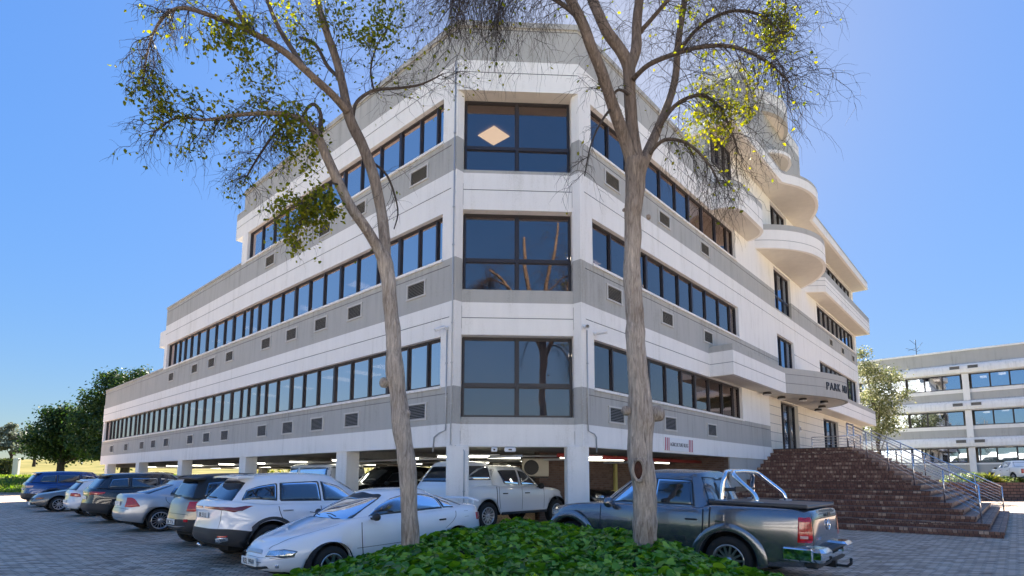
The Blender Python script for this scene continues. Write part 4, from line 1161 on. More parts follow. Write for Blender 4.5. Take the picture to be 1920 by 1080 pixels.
def make_vehicle(name, label, cat, S, pos, heading, z=0.0, pitch=0.0, group=None):
    """S: dict of measurements; x runs from the front bumper (0) to the rear (L)"""
    L, W, H = S['L'], S['W'], S['H']; wr = S.get('wr', .32); ra = S.get('ra', wr + .06)
    xw = S['xw']; gc = S.get('gc', .2); lod = S.get('n', 150)
    root = empty(name, (pos[0], pos[1], z), heading, label, cat, group)
    root.rotation_euler = (0, -pitch, heading)
    T = lambda x, y, zz: (L / 2 - x, y, zz)
    paint = S['paint']; BMAT = [paint, CM['trim'], CM['clad'], CM['well'], CM['silver'], CM['chrome']]
    zs = smooth_interp(S['zs'])
    rows = S.get('rows', [(0, .90), (.05, .955), (.18, .985), (.38, 1.0), (.60, 1.0), (.80, .985), (.93, .955), (1.0, .90)])
    fo = S.get('fo', [.14, .05, .01, 0, .03, .09, .15, .22]); ro = S.get('ro', [.12, .05, .01, 0, .02, .05, .07, .12])
    ends = S.get('n_end', (3.0, 4.5))
    mb = MB(); n = lod; grid = []
    clad_h = S.get('clad', 0)
    for (f, wf), a, b in zip(rows, fo, ro):
        X, Y = rail_pts(a, L - b, W / 2 * wf, ends[0], ends[1], n); row = []
        for x, y in zip(X, Y):
            zt = zs(x); zz = gc + f * (zt - gc)
            rise = S.get('rise', (.10, .12))
            zz += (1 - f) * (rise[0] * sstep((.9 - x) / .9) * .8 + rise[1] * sstep((x - L + .9) / .9))
            if y > W * .30:
                for xc in xw:
                    if abs(x - xc) < ra: zz = max(zz, wr + math.sqrt(ra * ra - (x - xc) ** 2))
            row.append((x, y, zz))
        grid.append(row)
    crown = S.get('crown', .035)
    top = []
    for kf in (.8, .5, .2):
        top.append([(x, y * kf, zz + crown * (1 - kf * kf)) for x, y, zz in grid[-1]])
    full = grid + top
    nr_ = len(full)
    vs = []; 
    for row in full: vs += [T(*p) for p in row]
    off = len(vs)
    for row in full: vs += [T(p[0], -p[1], p[2]) for p in row]
    m_ = n + 1; fs = []; mats = []
    for j in range(nr_ - 1):
        for i in range(n):
            a, b, c, d = j * m_ + i, j * m_ + i + 1, (j + 1) * m_ + i + 1, (j + 1) * m_ + i
            zc = sum(full[jj][ii][2] for jj, ii in ((j, i), (j, i + 1), (j + 1, i), (j + 1, i + 1))) / 4
            xc_ = full[j][i][0]
            near = min(abs(xc_ - q) for q in xw)
            mt = 2 if (clad_h and j < 3) else 0
            if S.get('black_top') and j >= len(grid) + 5: mt = 1
            fs.append((a, d, c, b)); mats.append(mt); fs.append((a + off, b + off, c + off, d + off)); mats.append(mt)
    j = nr_ - 1
    for i in range(n): fs.append((j * m_ + i, j * m_ + i + off, j * m_ + i + 1 + off, j * m_ + i + 1)); mats.append(0)
    base = len(mb.v); mb.v += vs
    for f, mt in zip(fs, mats): mb.f.append(tuple(base + q for q in f)); mb.m.append(mt); mb.sm.append(True)
    # arch lining
    for xc in xw:
        for sg in (1, -1):
            prev = None; yo = W / 2 * .985; 
            pts_o = []; pts_i = []
            for k in range(17):
                a = math.pi * k / 16; x = xc - ra * math.cos(a); zz = wr + ra * math.sin(a) * 1.0
                pts_o.append(T(x, sg * yo, zz + .004)); pts_i.append(T(x, sg * (yo - .34), zz))
            vs2 = pts_o + pts_i
            mb.add(vs2, [(k, k + 1, 18 + k, 17 + k) for k in range(16)], 3)
            mb.add(pts_i + [T(xc + ra, sg * (yo - .34), gc), T(xc - ra, sg * (yo - .34), gc)], [tuple(range(19))], 3)
    # floor pan
    mb.box(T(L / 2, 0, gc + .09), (L - .6, W - .75, .16), 3)
    # greenhouses
    gh_list = S['gh']
    for g in gh_list:
        ng = 90; R_ = []
        zr = g.get('zr', H)
        for k in range(9):
            v = k / 8; vv = v
            xf = g['b'][0] * (1 - vv) + g['t'][0] * vv; xr = g['b'][1] * (1 - vv) + g['t'][1] * vv
            w = g['wb'] * (1 - vv) + g['wt'] * vv + .022 * math.sin(math.pi * vv)
            X, Y = rail_pts(xf, xr, w, g.get('nf', 3.4), g.get('nr', 4.0), ng)
            row = []
            for x, y in zip(X, Y):
                u = (x - xf) / (xr - xf); ztop = zr - .075 - g.get('dropf', .07) * (1 - min(1, u / .5)) ** 2 - g.get('dropr', .05) * max(0, (u - .45) / .55) ** 2
                zb = zs(min(max(x, 0), L)) - .02 + crown * .5
                row.append((x, y, zb * (1 - v) + ztop * v))
            R_.append(row)
        last = R_[-1]; ztip = zr
        for kf, up in ((.93, .032), (.8, .05), (.5, .067), (.2, .074)):
            xm = sum(g['t']) / 2
            R_.append([(xm + (x - xm) * (.985 if kf > .9 else .975), y * kf, zz + up * g.get('rc', 1)) for x, y, zz in last])
        vs = []
        for row in R_: vs += [T(*p) for p in row]
        off = len(vs)
        for row in R_: vs += [T(p[0], -p[1], p[2]) for p in row]
        m2 = ng + 1; base = len(mb.v); mb.v += vs; nR = len(R_)
        rm = g.get('roofmat', 0)
        for j in range(nR - 1):
            for i in range(ng):
                a, b, c, d = j * m2 + i, j * m2 + i + 1, (j + 1) * m2 + i + 1, (j + 1) * m2 + i
                mt = rm if j >= g.get('roofrow', 7) else g.get('pillar', 0)
                for f in ((a, d, c, b), (a + off, b + off, c + off, d + off)):
                    mb.f.append(tuple(base + q for q in f)); mb.m.append(mt); mb.sm.append(True)
        j = nR - 1
        for i in range(ng):
            mb.f.append(tuple(base + q for q in (j * m2 + i, j * m2 + i + off, j * m2 + i + 1 + off, j * m2 + i + 1))); mb.m.append(rm); mb.sm.append(True)
        if g is gh_list[0]: gh_rng = []
        gh_rng.append((base, len(mb.v), len([1 for _ in range(nR - 1) for _ in range(ng)]) * 2 + ng, len(mb.f)))
    allv = [Vector(p) for p in mb.v]
    gf = [f for f in mb.f if f[0] >= gh_rng[0][0]]
    bf = [f for f in mb.f if f[0] < gh_rng[0][0] and max(f) < gh_rng[0][0]]
    bvh_b = BVHTree.FromPolygons(allv, bf); bvh_g = BVHTree.FromPolygons(allv, gf); bvh = bvh_b
    clad_jobs = xw if clad_h else []
    # ---- projected surface pieces
    def resample(pl, k):
        P = np.array(pl, float); d = np.r_[0, np.cumsum(np.linalg.norm(np.diff(P, axis=0), axis=1))]
        u = np.linspace(0, d[-1], k); return np.stack([np.interp(u, d, P[:, c]) for c in range(3)], 1)
    def decal(tgt, bot, top, off=.006, m=0, nx=12, ny=5, sg=1, border=True, tree=None):
        tree = tree or bvh_b
        B = resample(bot, nx); Tt = resample(top, nx); g = []
        for j in range(ny):
            v = j / (ny - 1)
            for i in range(nx):
                p = B[i] * (1 - v) + Tt[i] * v; q = Vector(T(p[0], p[1] * sg, p[2]))
                h, nn, _, _ = tree.find_nearest(q)
                if (q - h).dot(nn) < -0.002 and nn.dot(Vector((q.x * .2, q.y, q.z - .5))) < 0: nn = -nn
                out = Vector((h.x * .3, h.y, max(0, h.z - .6)))
                if nn.dot(out) < 0 and abs(nn.x) < .6: nn = -nn
                e = off if not border or (0 < i < nx - 1 and 0 < j < ny - 1) else -.003
                g.append(h + nn * e)
        fs = []
        for j in range(ny - 1):
            for i in range(nx - 1):
                a = j * nx + i; f = (a, a + 1, a + nx + 1, a + nx); fs.append(f if sg < 0 else f[::-1])
        tgt.add(g, fs, m, True)
    for f in S.get('body_feats', []):      # seams, cladding strips in the body mesh
        bot, top, m, sym = f[:4]; o_ = f[4] if len(f) > 4 else .003
        for sg in ((1, -1) if sym else (1,)): decal(mb, bot, top, o_, m, 14, 3, sg, False)
    def seam(x0, z0, x1, z1, bow=0.0, w=.007):
        k = 9; pl = []; pr = []
        for i in range(k):
            v = i / (k - 1); x = x0 + (x1 - x0) * v + bow * math.sin(math.pi * v); zz = z0 + (z1 - z0) * v
            pl.append((x - w, W / 2, zz)); pr.append((x + w, W / 2, zz))
        for sg in (1, -1): decal(mb, pl, pr, .0035, 1, k, 2, sg, False)
    for sm_ in S.get('seams', []): seam(*sm_)
    for xc in clad_jobs:
        inn_, out_ = [], []
        for k in range(25):
            a = math.radians(-8) + math.radians(196) * k / 24
            inn_.append((xc - (ra + .002) * math.cos(a), W / 2, max(gc + .02, wr + (ra + .002) * math.sin(a)))); out_.append((xc - (ra + .075) * math.cos(a), W / 2, max(gc + .02, wr + (ra + .075) * math.sin(a))))
        for sg in (1, -1): decal(mb, inn_, out_, .014, 2, 25, 3, sg, False)
    tr_ = MB()
    def grow(bot, top, e):
        A = np.array(bot, float); B2_ = np.array(top, float); allp = np.vstack([A, B2_]); ctr = (allp.min(0) + allp.max(0)) / 2; half = (allp.max(0) - allp.min(0)) / 2
        f = 1 + e / np.maximum(half, .12); f[1] = f[1] if half[1] > .3 else 1.0
        return [tuple(q) for q in ctr + (A - ctr) * f], [tuple(q) for q in ctr + (B2_ - ctr) * f]
    for nm, bot, top, mat, sym, *rest in S.get('feats', []):
        if 'window' in nm or nm in ('windscreen', 'headlight'):
            gb, gt = grow(bot, top, .030 if nm != 'headlight' else .014)
            for sg in ((1, -1) if sym else (1,)):
                decal(tr_, gb, gt, .0055, 1, 26, 9, sg, True, bvh_g if nm != 'headlight' else bvh_b)
    if tr_.v: mb.add(tr_.v, tr_.f, 1, True)
    mb.build('body', BMAT, root)
    for nm, bot, top, mat, sym, *rest in S.get('feats', []):
        o_ = rest[0] if rest else .010
        if 'window' in nm or nm == 'windscreen': o_ = .013
        for sg in ((1, -1) if sym else (1,)):
            t = MB(); decal(t, bot, top, o_, 0, 28, 10, sg, True, bvh_g if ('window' in nm or nm == 'windscreen') else bvh_b); t.build(nm, mat, root)
    # wheels
    rimr = S.get('rimr', wr * .68); sp = S.get('spokes', 10); rmat = S.get('rim', CM['rim'])
    tw = S.get('tw', .21); cache = {}
    for xc in xw:
        for sg in (1, -1):
            c = Vector(T(xc, sg * (W / 2 - .015 - tw / 2), wr))
            if 't' not in cache:
                t = MB(); h = tw / 2
                t.lathe([(-h * .9, rimr), (-h, rimr + .02), (-h, wr - .05), (-h * .8, wr - .008), (-h * .5, wr), (h * .5, wr), (h * .8, wr - .008), (h, wr - .05), (h, rimr + .02), (h * .82, rimr)], (0, 0, 0), (0, 1, 0), 36, 0)
                w_ = t.build('wheel', CM['tyre'], root); cache['t'] = w_.data
                r = MB()
                r.lathe([(h * .80, rimr + .006), (h * .92, rimr), (h * .90, rimr - .022), (h * .5, rimr - .03), (-h * .5, rimr - .03)], (0, 0, 0), (0, 1, 0), 36, 0)
                r.lathe([(h * .18, .001), (h * .15, rimr * .62), (h * .1, rimr - .03)], (0, 0, 0), (0, 1, 0), 24, 1)
                r.lathe([(h * .86, .001), (h * .88, .03), (h * .72, .062), (h * .3, .07)], (0, 0, 0), (0, 1, 0), 18, 0)
                for k in range(sp):
                    a = 2 * math.pi * k / sp; d = Vector((math.cos(a), 0, math.sin(a))); tn = Vector((-math.sin(a), 0, math.cos(a)))
                    w0, w1 = S.get('spw', (.018, .013)); y0, y1 = h * .72, h * .82; r0, r1 = .05, rimr - .012
                    vv_ = [d * r0 - tn * w0 + Vector((0, y0, 0)), d * r0 + tn * w0 + Vector((0, y0, 0)), d * r1 + tn * w1 + Vector((0, y1, 0)), d * r1 - tn * w1 + Vector((0, y1, 0))]
                    vv_ += [q - Vector((0, .035, 0)) for q in vv_]
                    r.add(vv_, [(0, 1, 2, 3), (7, 6, 5, 4), (0, 4, 5, 1), (2, 6, 7, 3), (1, 5, 6, 2), (3, 7, 4, 0)], 0)
                ro_ = r.build('rim', [rmat, CM['well']], w_); cache['r'] = ro_.data
            else:
                w_ = bpy.data.objects.new('wheel', cache['t']); link(w_, root)
                ro_ = bpy.data.objects.new('rim', cache['r']); link(ro_, w_)
            w_.location = c; w_.rotation_euler = (0, random.uniform(0, 1), 0 if sg > 0 else math.pi)
    # mirrors, handles, plates, wipers
    for (x, zz, sz, mt) in S.get('mirror', []):
        for sg in (1, -1):
            yb = 0
            h = bvh.find_nearest(Vector(T(x, sg * W / 2 * .92, zz)))[0]
            t = MB(); cpt = Vector((h.x, h.y + sg * (sz[1] / 2 + .05), h.z + .02))
            prof = []
            for k in range(7):
                a = -math.pi / 2 + math.pi * k / 6; prof.append((sz[1] / 2 * math.sin(a), max(.002, sz[2] / 2 * math.cos(a) ** .6)))
            t.lathe(prof, cpt, (0, 1, 0), 14, 0)
            t.v = [(cpt.x + (q[0] - cpt.x) * sz[0] / sz[2], q[1], q[2]) for q in t.v]
            t.box(((h.x + cpt.x) / 2, (h.y + cpt.y) / 2 - sg * .02, h.z - .01), (.05, abs(cpt.y - h.y), .035), 0)
            t.build('mirror', mt, root)
    for (x, zz, ln, mt) in S.get('handles', []):
        for sg in (1, -1):
            h, nn, _, _ = bvh.find_nearest(Vector(T(x, sg * W / 2, zz)))
            t = MB(); c = Vector((h.x, h.y + sg * .018, h.z)); t.box(c, (ln, .022, .03), 0, bev=.006)
            for e in (-1, 1): t.box((h.x + e * ln * .42, h.y + sg * .006, h.z), (.02, .03, .024), 0)
            t.build('door_handle', mt, root)
    for (x, zz, txt, rear) in S.get('plates', []):
        q = Vector(T(x, 0, zz)); h = bvh.find_nearest(q)[0]; dx = -1 if rear else 1
        c = Vector((h.x + dx * .016, S.get('py', 0), h.z)); t = MB(); t.box(c, (.012, .50, .12), 0, bev=.003); pl = t.build('number_plate', CM['plate'], root)
        if txt:
            t = MB(); add_text(t, txt, .115, c + Vector((dx * .0075, 0, -.042)), Vector((0, dx, 0)), Vector((0, 0, 1)), Vector((dx, 0, 0)), ext=.001, sx=.82)
            t.build('plate_lettering', CM['trim'], pl)
    return root, bvh, T

def side_pts(pts, y):  return [(x, y, z) for x, z in pts]
def end_pts(x, pts):   return [(x, y, z) for y, z in pts]

def winset(S, side, ws=None, rw=None, glass=None, yb=None, wsg=None):
    """side: list of (bottom [(x,z)..], top [(x,z)..]); ws / rw: (x_bot, z_bot, half_bot, x_top, z_top, half_top)"""
    y = yb or S['W'] / 2 * .88; F = S.setdefault('feats', []); B = S.setdefault('body_feats', [])
    for bo, to in side: F.append(('side_window', side_pts(bo, y), side_pts(to, y * .86), glass or CM['glass'], True, .008))
    for nm, w in (('windscreen', ws), ('rear_window', rw)):
        if w:
            xb, zb, hb, xt, zt, ht = w; k = .10 if nm == 'windscreen' else .05; sg = 1 if nm == 'windscreen' else -1
            bot = [(xb + sg * k * (t * t), t * hb, zb) for t in (-1, -.5, 0, .5, 1)]; top = [(xt + sg * k * (t * t), t * ht, zt) for t in (-1, -.5, 0, .5, 1)]
            F.append((nm, bot, top, (wsg or CM['glass_l']) if nm == 'windscreen' else (glass or CM['glass']), False, .008))

def facing(d): return math.atan2(float(d[1]), float(d[0]))
def place_by_wheel(S, px, py_, d, side, wheel, zc=0.0):
    """centre of a vehicle whose named wheel stands at the given ground point"""
    pass

# ---------- white saloon in front (noses towards the viewer's left)
S = dict(L=4.42, W=1.70, H=1.39, wr=.295, ra=.355, xw=(.88, 3.43), gc=.19, paint=car_paint('white car paint', (.80, .82, .85), .0, .2),
    zs=[(0, .60), (.25, .70), (.7, .80), (1.25, .93), (1.6, .97), (2.4, .965), (3.3, .97), (3.7, .99), (4.1, .985), (4.42, .93)],
    gh=[dict(b=(1.08, 3.95), t=(1.92, 3.08), wb=.77, wt=.58, nf=3.0, nr=3.2, dropf=.05, dropr=.05)],
    fo=[.16, .06, .02, 0, .02, .06, .10, .18], ro=[.14, .06, .02, 0, .02, .04, .06, .12], n_end=(2.7, 3.4),
    seams=[(1.42, .30, 1.40, .93, -.02), (2.42, .30, 2.46, .95, .02), (3.12, .64, 3.42, .95, .10), (.98, .64, .42, .60, 0)],
    handles=[(2.22, .80, .15, CM['trim']), (3.05, .80, .15, CM['trim'])], mirror=[(1.60, .96, (.10, .17, .13), CM['trim'])],
    plates=[(0, .42, 'RBL 99W', False)], rimr=.19, spokes=7, spw=(.03, .02))
winset(S, [([(1.52, .985), (1.9, .985), (2.36, .99)], [(1.84, 1.16), (2.05, 1.27), (2.36, 1.30)]),
           ([(2.44, .99), (3.10, 1.0)], [(2.44, 1.30), (2.72, 1.295), (3.02, 1.25)]),
           ([(3.15, 1.01), (3.42, 1.03)], [(3.08, 1.235), (3.20, 1.16), (3.34, 1.09)])], ws=(1.12, .99, .66, 1.86, 1.31, .50), rw=(3.88, 1.03, .60, 3.22, 1.29, .48))
S['feats'] += [('headlight', [(.30, .78, .50), (.16, .62, .49), (.03, .34, .53)], [(.34, .80, .60), (.16, .66, .655), (.05, .38, .62)], CM['head'], True),
    ('grille', [(0, -.28, .56), (0, .28, .56)], [(.02, -.24, .645), (.02, .24, .645)], CM['silver'], False),
    ('air_intake', [(0, -.52, .25), (-.02, 0, .235), (0, .52, .25)], [(0, -.42, .34), (0, 0, .345), (0, .42, .34)], CM['trim'], False),
    ('fog_lamp', [(.05, .58, .27), (.07, .66, .27)], [(.05, .58, .34), (.07, .66, .34)], CM['head'], True),
    ('tail_light', [(4.40, .5, .70), (4.30, .80, .70), (4.15, .85, .72)], [(4.40, .5, .86), (4.30, .80, .88), (4.12, .83, .88)], CM['red'], True)]
S['body_feats'] = [
    ([(.30, .80, .49), (.12, .62, .475), (.0, .30, .50), (.0, -.30, .50), (.12, -.62, .475), (.30, -.80, .49)], [(.30, .80, .497), (.12, .62, .482), (.0, .30, .507), (.0, -.30, .507), (.12, -.62, .482), (.30, -.80, .497)], 1, False),
    ([(.06, .36, .655), (1.05, .70, .95)], [(.06, .35, .657), (1.05, .69, .955)], 1, True),
    (side_pts([(1.3, .505), (3.0, .505)], .86), side_pts([(1.3, .512), (3.0, .512)], .86), 1, True),
    ([(.0, -.30, .42), (.0, .30, .42)], [(.0, -.30, .428), (.0, .30, .428)], 1, False),
    (side_pts([(3.66, .80), (3.80, .80)], .85), side_pts([(3.66, .805), (3.80, .805)], .85), 1, True),
    (side_pts([(3.66, .92), (3.80, .92)], .85), side_pts([(3.66, .925), (3.80, .925)], .85), 1, True)]
h_sed = facing(-DR)
fl = V2(-2.75, 8.63)              # front-left wheel contact
c_sed = fl + (-DR) * (-(4.42 / 2 - .88)) + V2(-DR[1], DR[0]) * .74 * (-1) * -1
left_of = lambda d: V2(-d[1], d[0])
hd = -DR
c_sed = fl - hd * (4.42 / 2 - .88) - left_of(hd) * .74
sed, sb_, sT = make_vehicle('sedan', 'white saloon car nearest the viewer, its nose pointing left beside the ivy', 'car', S, c_sed, h_sed, z=0.06, pitch=-0.035)
# boot spoiler
t = MB(); sp_ = []
for k in range(9):
    y = -.58 + 1.16 * k / 8; sp_.append(Vector(sT(4.22 - .05 * (1 - (y / .58) ** 2), y, 1.10 - .06 * (abs(y) / .58) ** 4)))
t.tube(sp_, .022, 8); t.v = [(q[0] * 1.0, q[1], q[2]) for q in t.v]
for y in (-.45, .45): t.tube([Vector(sT(4.18, y, .97)), Vector(sT(4.2, y, 1.09))], .022, 6)
t.build('spoiler', S['paint'], sed)
# wipers
for y0, y1 in ((.5, .05), (0, -.5)):
    t = MB(); a = Vector(sT(1.12, y0, 1.0)); b = Vector(sT(1.22, y1, 1.02)); t.tube([a, (a + b) / 2 + Vector((0, 0, .015)), b], .008, 5); t.build('wiper', CM['trim'], sed)

# ---------- white crossover
def suv_zs(L, hf, hm, hb, ht): return [(0, hf - .06), (.3, hf), (1.2, hm), (1.5, hb), (L - .8, hb + .03), (L - .25, ht), (L, ht - .03)]
S = dict(L=4.5, W=1.84, H=1.66, wr=.345, ra=.42, xw=(.9, 3.57), gc=.24, clad=.42, paint=car_paint('pearl white paint', (.80, .81, .83), .0, .18),
    zs=suv_zs(4.5, .88, 1.0, 1.04, 1.14), gh=[dict(b=(1.15, 4.30), t=(2.0, 3.98), wb=.83, wt=.62, dropf=.05, dropr=.09, nr=4.5)],
    fo=[.12, .04, 0, 0, .03, .06, .1, .2], ro=[.16, .06, .0, .02, .06, .04, .04, .10], n_end=(3, 4.4),
    seams=[(1.55, .45, 1.5, 1.02, 0), (2.55, .45, 2.6, 1.04, 0), (3.25, .62, 3.45, 1.08, .06)], handles=[(2.35, .93, .2, CM['silver']), (3.28, .95, .2, CM['silver'])],
    mirror=[(1.68, 1.08, (.12, .2, .15), CM['trim'])], plates=[(4.5, .87, 'BK 35 LL', True)], rimr=.24, spokes=10)
S['py'] = .0
winset(S, [([(1.7, 1.10), (2.5, 1.10)], [(2.12, 1.42), (2.5, 1.50)]), ([(2.58, 1.10), (3.40, 1.12)], [(2.58, 1.50), (3.36, 1.46)]), ([(3.48, 1.13), (4.12, 1.22)], [(3.44, 1.455), (4.0, 1.38)])],
       ws=(1.2, 1.08, .7, 1.95, 1.52, .54), rw=(4.36, 1.16, .68, 4.05, 1.50, .52))
S['feats'] += [('tail_light', [(4.48, .02, 1.00), (4.44, .60, .98), (4.28, .86, .93), (4.12, .90, .98)], [(4.48, .02, 1.035), (4.44, .60, 1.04), (4.25, .86, 1.05), (3.85, .90, 1.09)], pmat('dark red lamp', (.16, .004, .01), .1, coat=1.0), True),
    ('reflector', [(4.46, .62, .50), (4.36, .80, .50)], [(4.46, .62, .53), (4.36, .82, .53)], CM['red'], True),
    ('exhaust_trim', [(4.46, .52, .37), (4.33, .80, .38)], [(4.46, .56, .46), (4.36, .84, .47)], CM['chrome'], True),
    ('headlight', [(.1, .55, .66), (.3, .84, .68)], [(.12, .55, .76), (.34, .84, .80)], CM['head'], True)]
S['body_feats'] = [(end_pts(4.5, [(-.8, .555), (.8, .555)]), end_pts(4.5, [(-.8, .565), (.8, .565)]), 1, False), ([(4.48, -.62, .60), (4.44, -.66, 1.0)], [(4.48, -.61, .60), (4.44, -.65, 1.0)], 1, False), ([(4.48, .61, .60), (4.44, .65, 1.0)], [(4.48, .62, .60), (4.44, .66, 1.0)], 1, False),
    (end_pts(4.5, [(-.75, .30), (.75, .30)]), end_pts(4.5, [(-.7, .325), (.7, .325)]), 4, False)]
def row_car(S, lr, d=DR, wheel='LR', z=.08):
    """centre from the ground point of a rear wheel"""
    sgn = 1 if wheel[0] == 'L' else -1; xi = S['xw'][1] if wheel[1] == 'R' else S['xw'][0]
    return lr + d * (xi - S['L'] / 2) - left_of(d) * sgn * (S['W'] / 2 - .12)
def spoiler(root, T, x, z, hw, mat, ln=.22):
    t = MB(); P_ = []
    for k in range(9):
        y = hw * (-1 + k / 4); P_.append((x - .10 * (y / hw) ** 2, y, z - .02 * (y / hw) ** 2))
    vs = [T(a, b, c) for a, b, c in P_] + [T(a - ln, b * .98, c + .035) for a, b, c in P_] + [T(a, b, c - .03) for a, b, c in P_] + [T(a - ln, b * .98, c - .02) for a, b, c in P_]
    fs = []
    for i in range(8): fs += [(i, i + 1, 10 + i, 9 + i), (18 + i, 27 + i, 28 + i, 19 + i), (i, 18 + i, 19 + i, i + 1)]
    fs += [(0, 9, 27, 18), (8, 26, 35, 17)]
    t.add(vs, fs, 0, False); t.build('roof_spoiler', mat, root, fixn=True)
c_ = row_car(S, V2(-5.70, 11.62), wheel='LR')
r_, b_, T_ = make_vehicle('crossover_car', 'white crossover with a full-width dark red tail lamp, behind the saloon', 'car', S, c_, facing(DR), z=.07)
spoiler(r_, T_, 4.22, 1.585, .60, S['paint'], .30)
t = MB(); t.tube([Vector(T_(4.34, .1, 1.20)), Vector(T_(4.36, -.3, 1.19))], .014, 6); t.build('wiper', CM['trim'], r_)
t = MB(); a = Vector(T_(4.52, -.15, .33)); t.tube([a + Vector((.1, 0, 0)), a, a + Vector((-.06, 0, .05))], .022, 8); t.build('tow_bar', CM['chrome'], r_)

# ---------- beige small crossover with black roof
S = dict(L=4.15, W=1.76, H=1.64, wr=.33, ra=.40, xw=(.85, 3.45), gc=.24, clad=.40, paint=car_paint('champagne paint', (.36, .32, .26), .55, .3),
    zs=suv_zs(4.15, .9, 1.0, 1.03, 1.08), gh=[dict(b=(1.0, 4.02), t=(1.75, 3.82), wb=.81, wt=.64, dropf=.05, dropr=.05, nr=5, roofmat=1, pillar=1, roofrow=6)],
    fo=[.12, .04, 0, 0, .03, .06, .1, .18], ro=[.12, .04, .0, .0, .03, .05, .07, .12], n_end=(3, 3.8),
    seams=[(1.4, .45, 1.4, 1.0, 0), (2.35, .45, 2.4, 1.02, 0), (3.05, .62, 3.2, 1.05, .05)], handles=[(2.15, .9, .18, S['paint']), (3.0, .92, .18, S['paint'])],
    mirror=[(1.5, 1.05, (.12, .2, .16), CM['trim'])], plates=[(4.15, .56, 'BRC 92 N', True)], rimr=.22, spokes=8)
winset(S, [([(1.5, 1.08), (2.3, 1.08)], [(1.9, 1.44), (2.3, 1.48)]), ([(2.38, 1.08), (3.1, 1.09)], [(2.38, 1.48), (3.1, 1.46)]), ([(3.2, 1.10), (3.78, 1.12)], [(3.2, 1.455), (3.66, 1.43)])],
       ws=(1.05, 1.08, .68, 1.72, 1.5, .54), rw=(4.06, 1.10, .66, 3.88, 1.47, .54))
S['feats'] += [('tail_light', [(4.08, .55, .80), (4.0, .78, .80), (3.82, .87, .86)], [(4.08, .60, 1.04), (4.0, .76, 1.06), (3.78, .85, 1.05)], CM['red'], True),
    ('reflector', [(4.14, .56, .56), (4.1, .68, .56)], [(4.14, .56, .64), (4.1, .68, .65)], CM['red'], True)]
S['body_feats'] = [(end_pts(4.15, [(-.78, .44), (.78, .44)]), end_pts(4.15, [(-.74, .47), (.74, .47)]), 4, False), (end_pts(4.15, [(-.7, .74), (.7, .74)]), end_pts(4.15, [(-.7, .75), (.7, .75)]), 1, False)]
c_ = row_car(S, V2(-7.67, 13.59), wheel='LR')
r_, b_, T_ = make_vehicle('compact_crossover', 'beige compact crossover with black roof, between the silver saloon and the white crossover', 'car', S, c_, facing(DR), z=.09)
spoiler(r_, T_, 4.0, 1.53, .62, CM['clad'], .2)
t = MB(); t.tube([Vector(T_(4.06, .45, 1.13)), Vector(T_(4.06, .1, 1.14))], .014, 6); t.build('wiper', CM['trim'], r_)

# ---------- silver saloon
S = dict(L=4.40, W=1.71, H=1.47, wr=.315, ra=.375, xw=(.9, 3.50), gc=.2, paint=car_paint('silver paint', (.46, .48, .51), .6, .3),
    zs=[(0, .66), (.25, .74), (1.2, .95), (1.5, .98), (3.2, 1.0), (3.6, 1.04), (4.0, 1.05), (4.4, 1.02)],
    gh=[dict(b=(1.05, 4.0), t=(1.8, 3.08), wb=.78, wt=.60, nf=3.2, nr=3.2, dropf=.05, dropr=.05)],
    fo=[.16, .06, .02, 0, .02, .06, .10, .18], ro=[.10, .04, .0, 0, .05, .07, .07, .10], n_end=(2.8, 4.2),
    seams=[(1.45, .32, 1.43, .95, -.02), (2.42, .32, 2.46, .98, .02), (3.12, .66, 3.40, .98, .10)], handles=[(2.22, .84, .18, S['paint']), (3.02, .86, .18, S['paint'])],
    mirror=[(1.6, 1.02, (.10, .18, .13), S['paint'])], plates=[(4.4, .80, '', True)], rimr=.235, spokes=15, spw=(.010, .008))
S['handles'] = [(2.22, .84, .18, CM['silver']), (3.02, .86, .18, CM['silver'])]; S['mirror'] = [(1.6, 1.02, (.10, .18, .13), CM['silver'])]
winset(S, [([(1.52, 1.03), (2.36, 1.03)], [(1.98, 1.33), (2.36, 1.37)]), ([(2.44, 1.03), (3.28, 1.05)], [(2.44, 1.37), (2.75, 1.36), (3.12, 1.24)])], ws=(1.12, 1.03, .66, 1.78, 1.38, .52), rw=(3.94, 1.09, .62, 3.20, 1.37, .50))
S['feats'] += [('tail_light', [(4.37, .52, .72), (4.28, .80, .72), (4.02, .86, .72)], [(4.36, .56, .98), (4.28, .74, .99), (4.2, .80, .95)], CM['red'], True)]
S['body_feats'] = [(end_pts(4.4, [(-.8, .68), (.8, .68)]), end_pts(4.4, [(-.8, .69), (.8, .69)]), 1, False), (end_pts(4.4, [(-.84, .40), (.84, .40)]), end_pts(4.4, [(-.84, .408), (.84, .408)]), 1, False)]
S['paint'] = car_paint('silver paint', (.46, .48, .51), .6, .3)
c_ = row_car(S, V2(-9.94, 15.93), wheel='RR')
make_vehicle('silver_sedan', 'silver saloon with triangular red tail lamps, parked nose-in under the left wing', 'car', S, c_, facing(DR), z=.1)

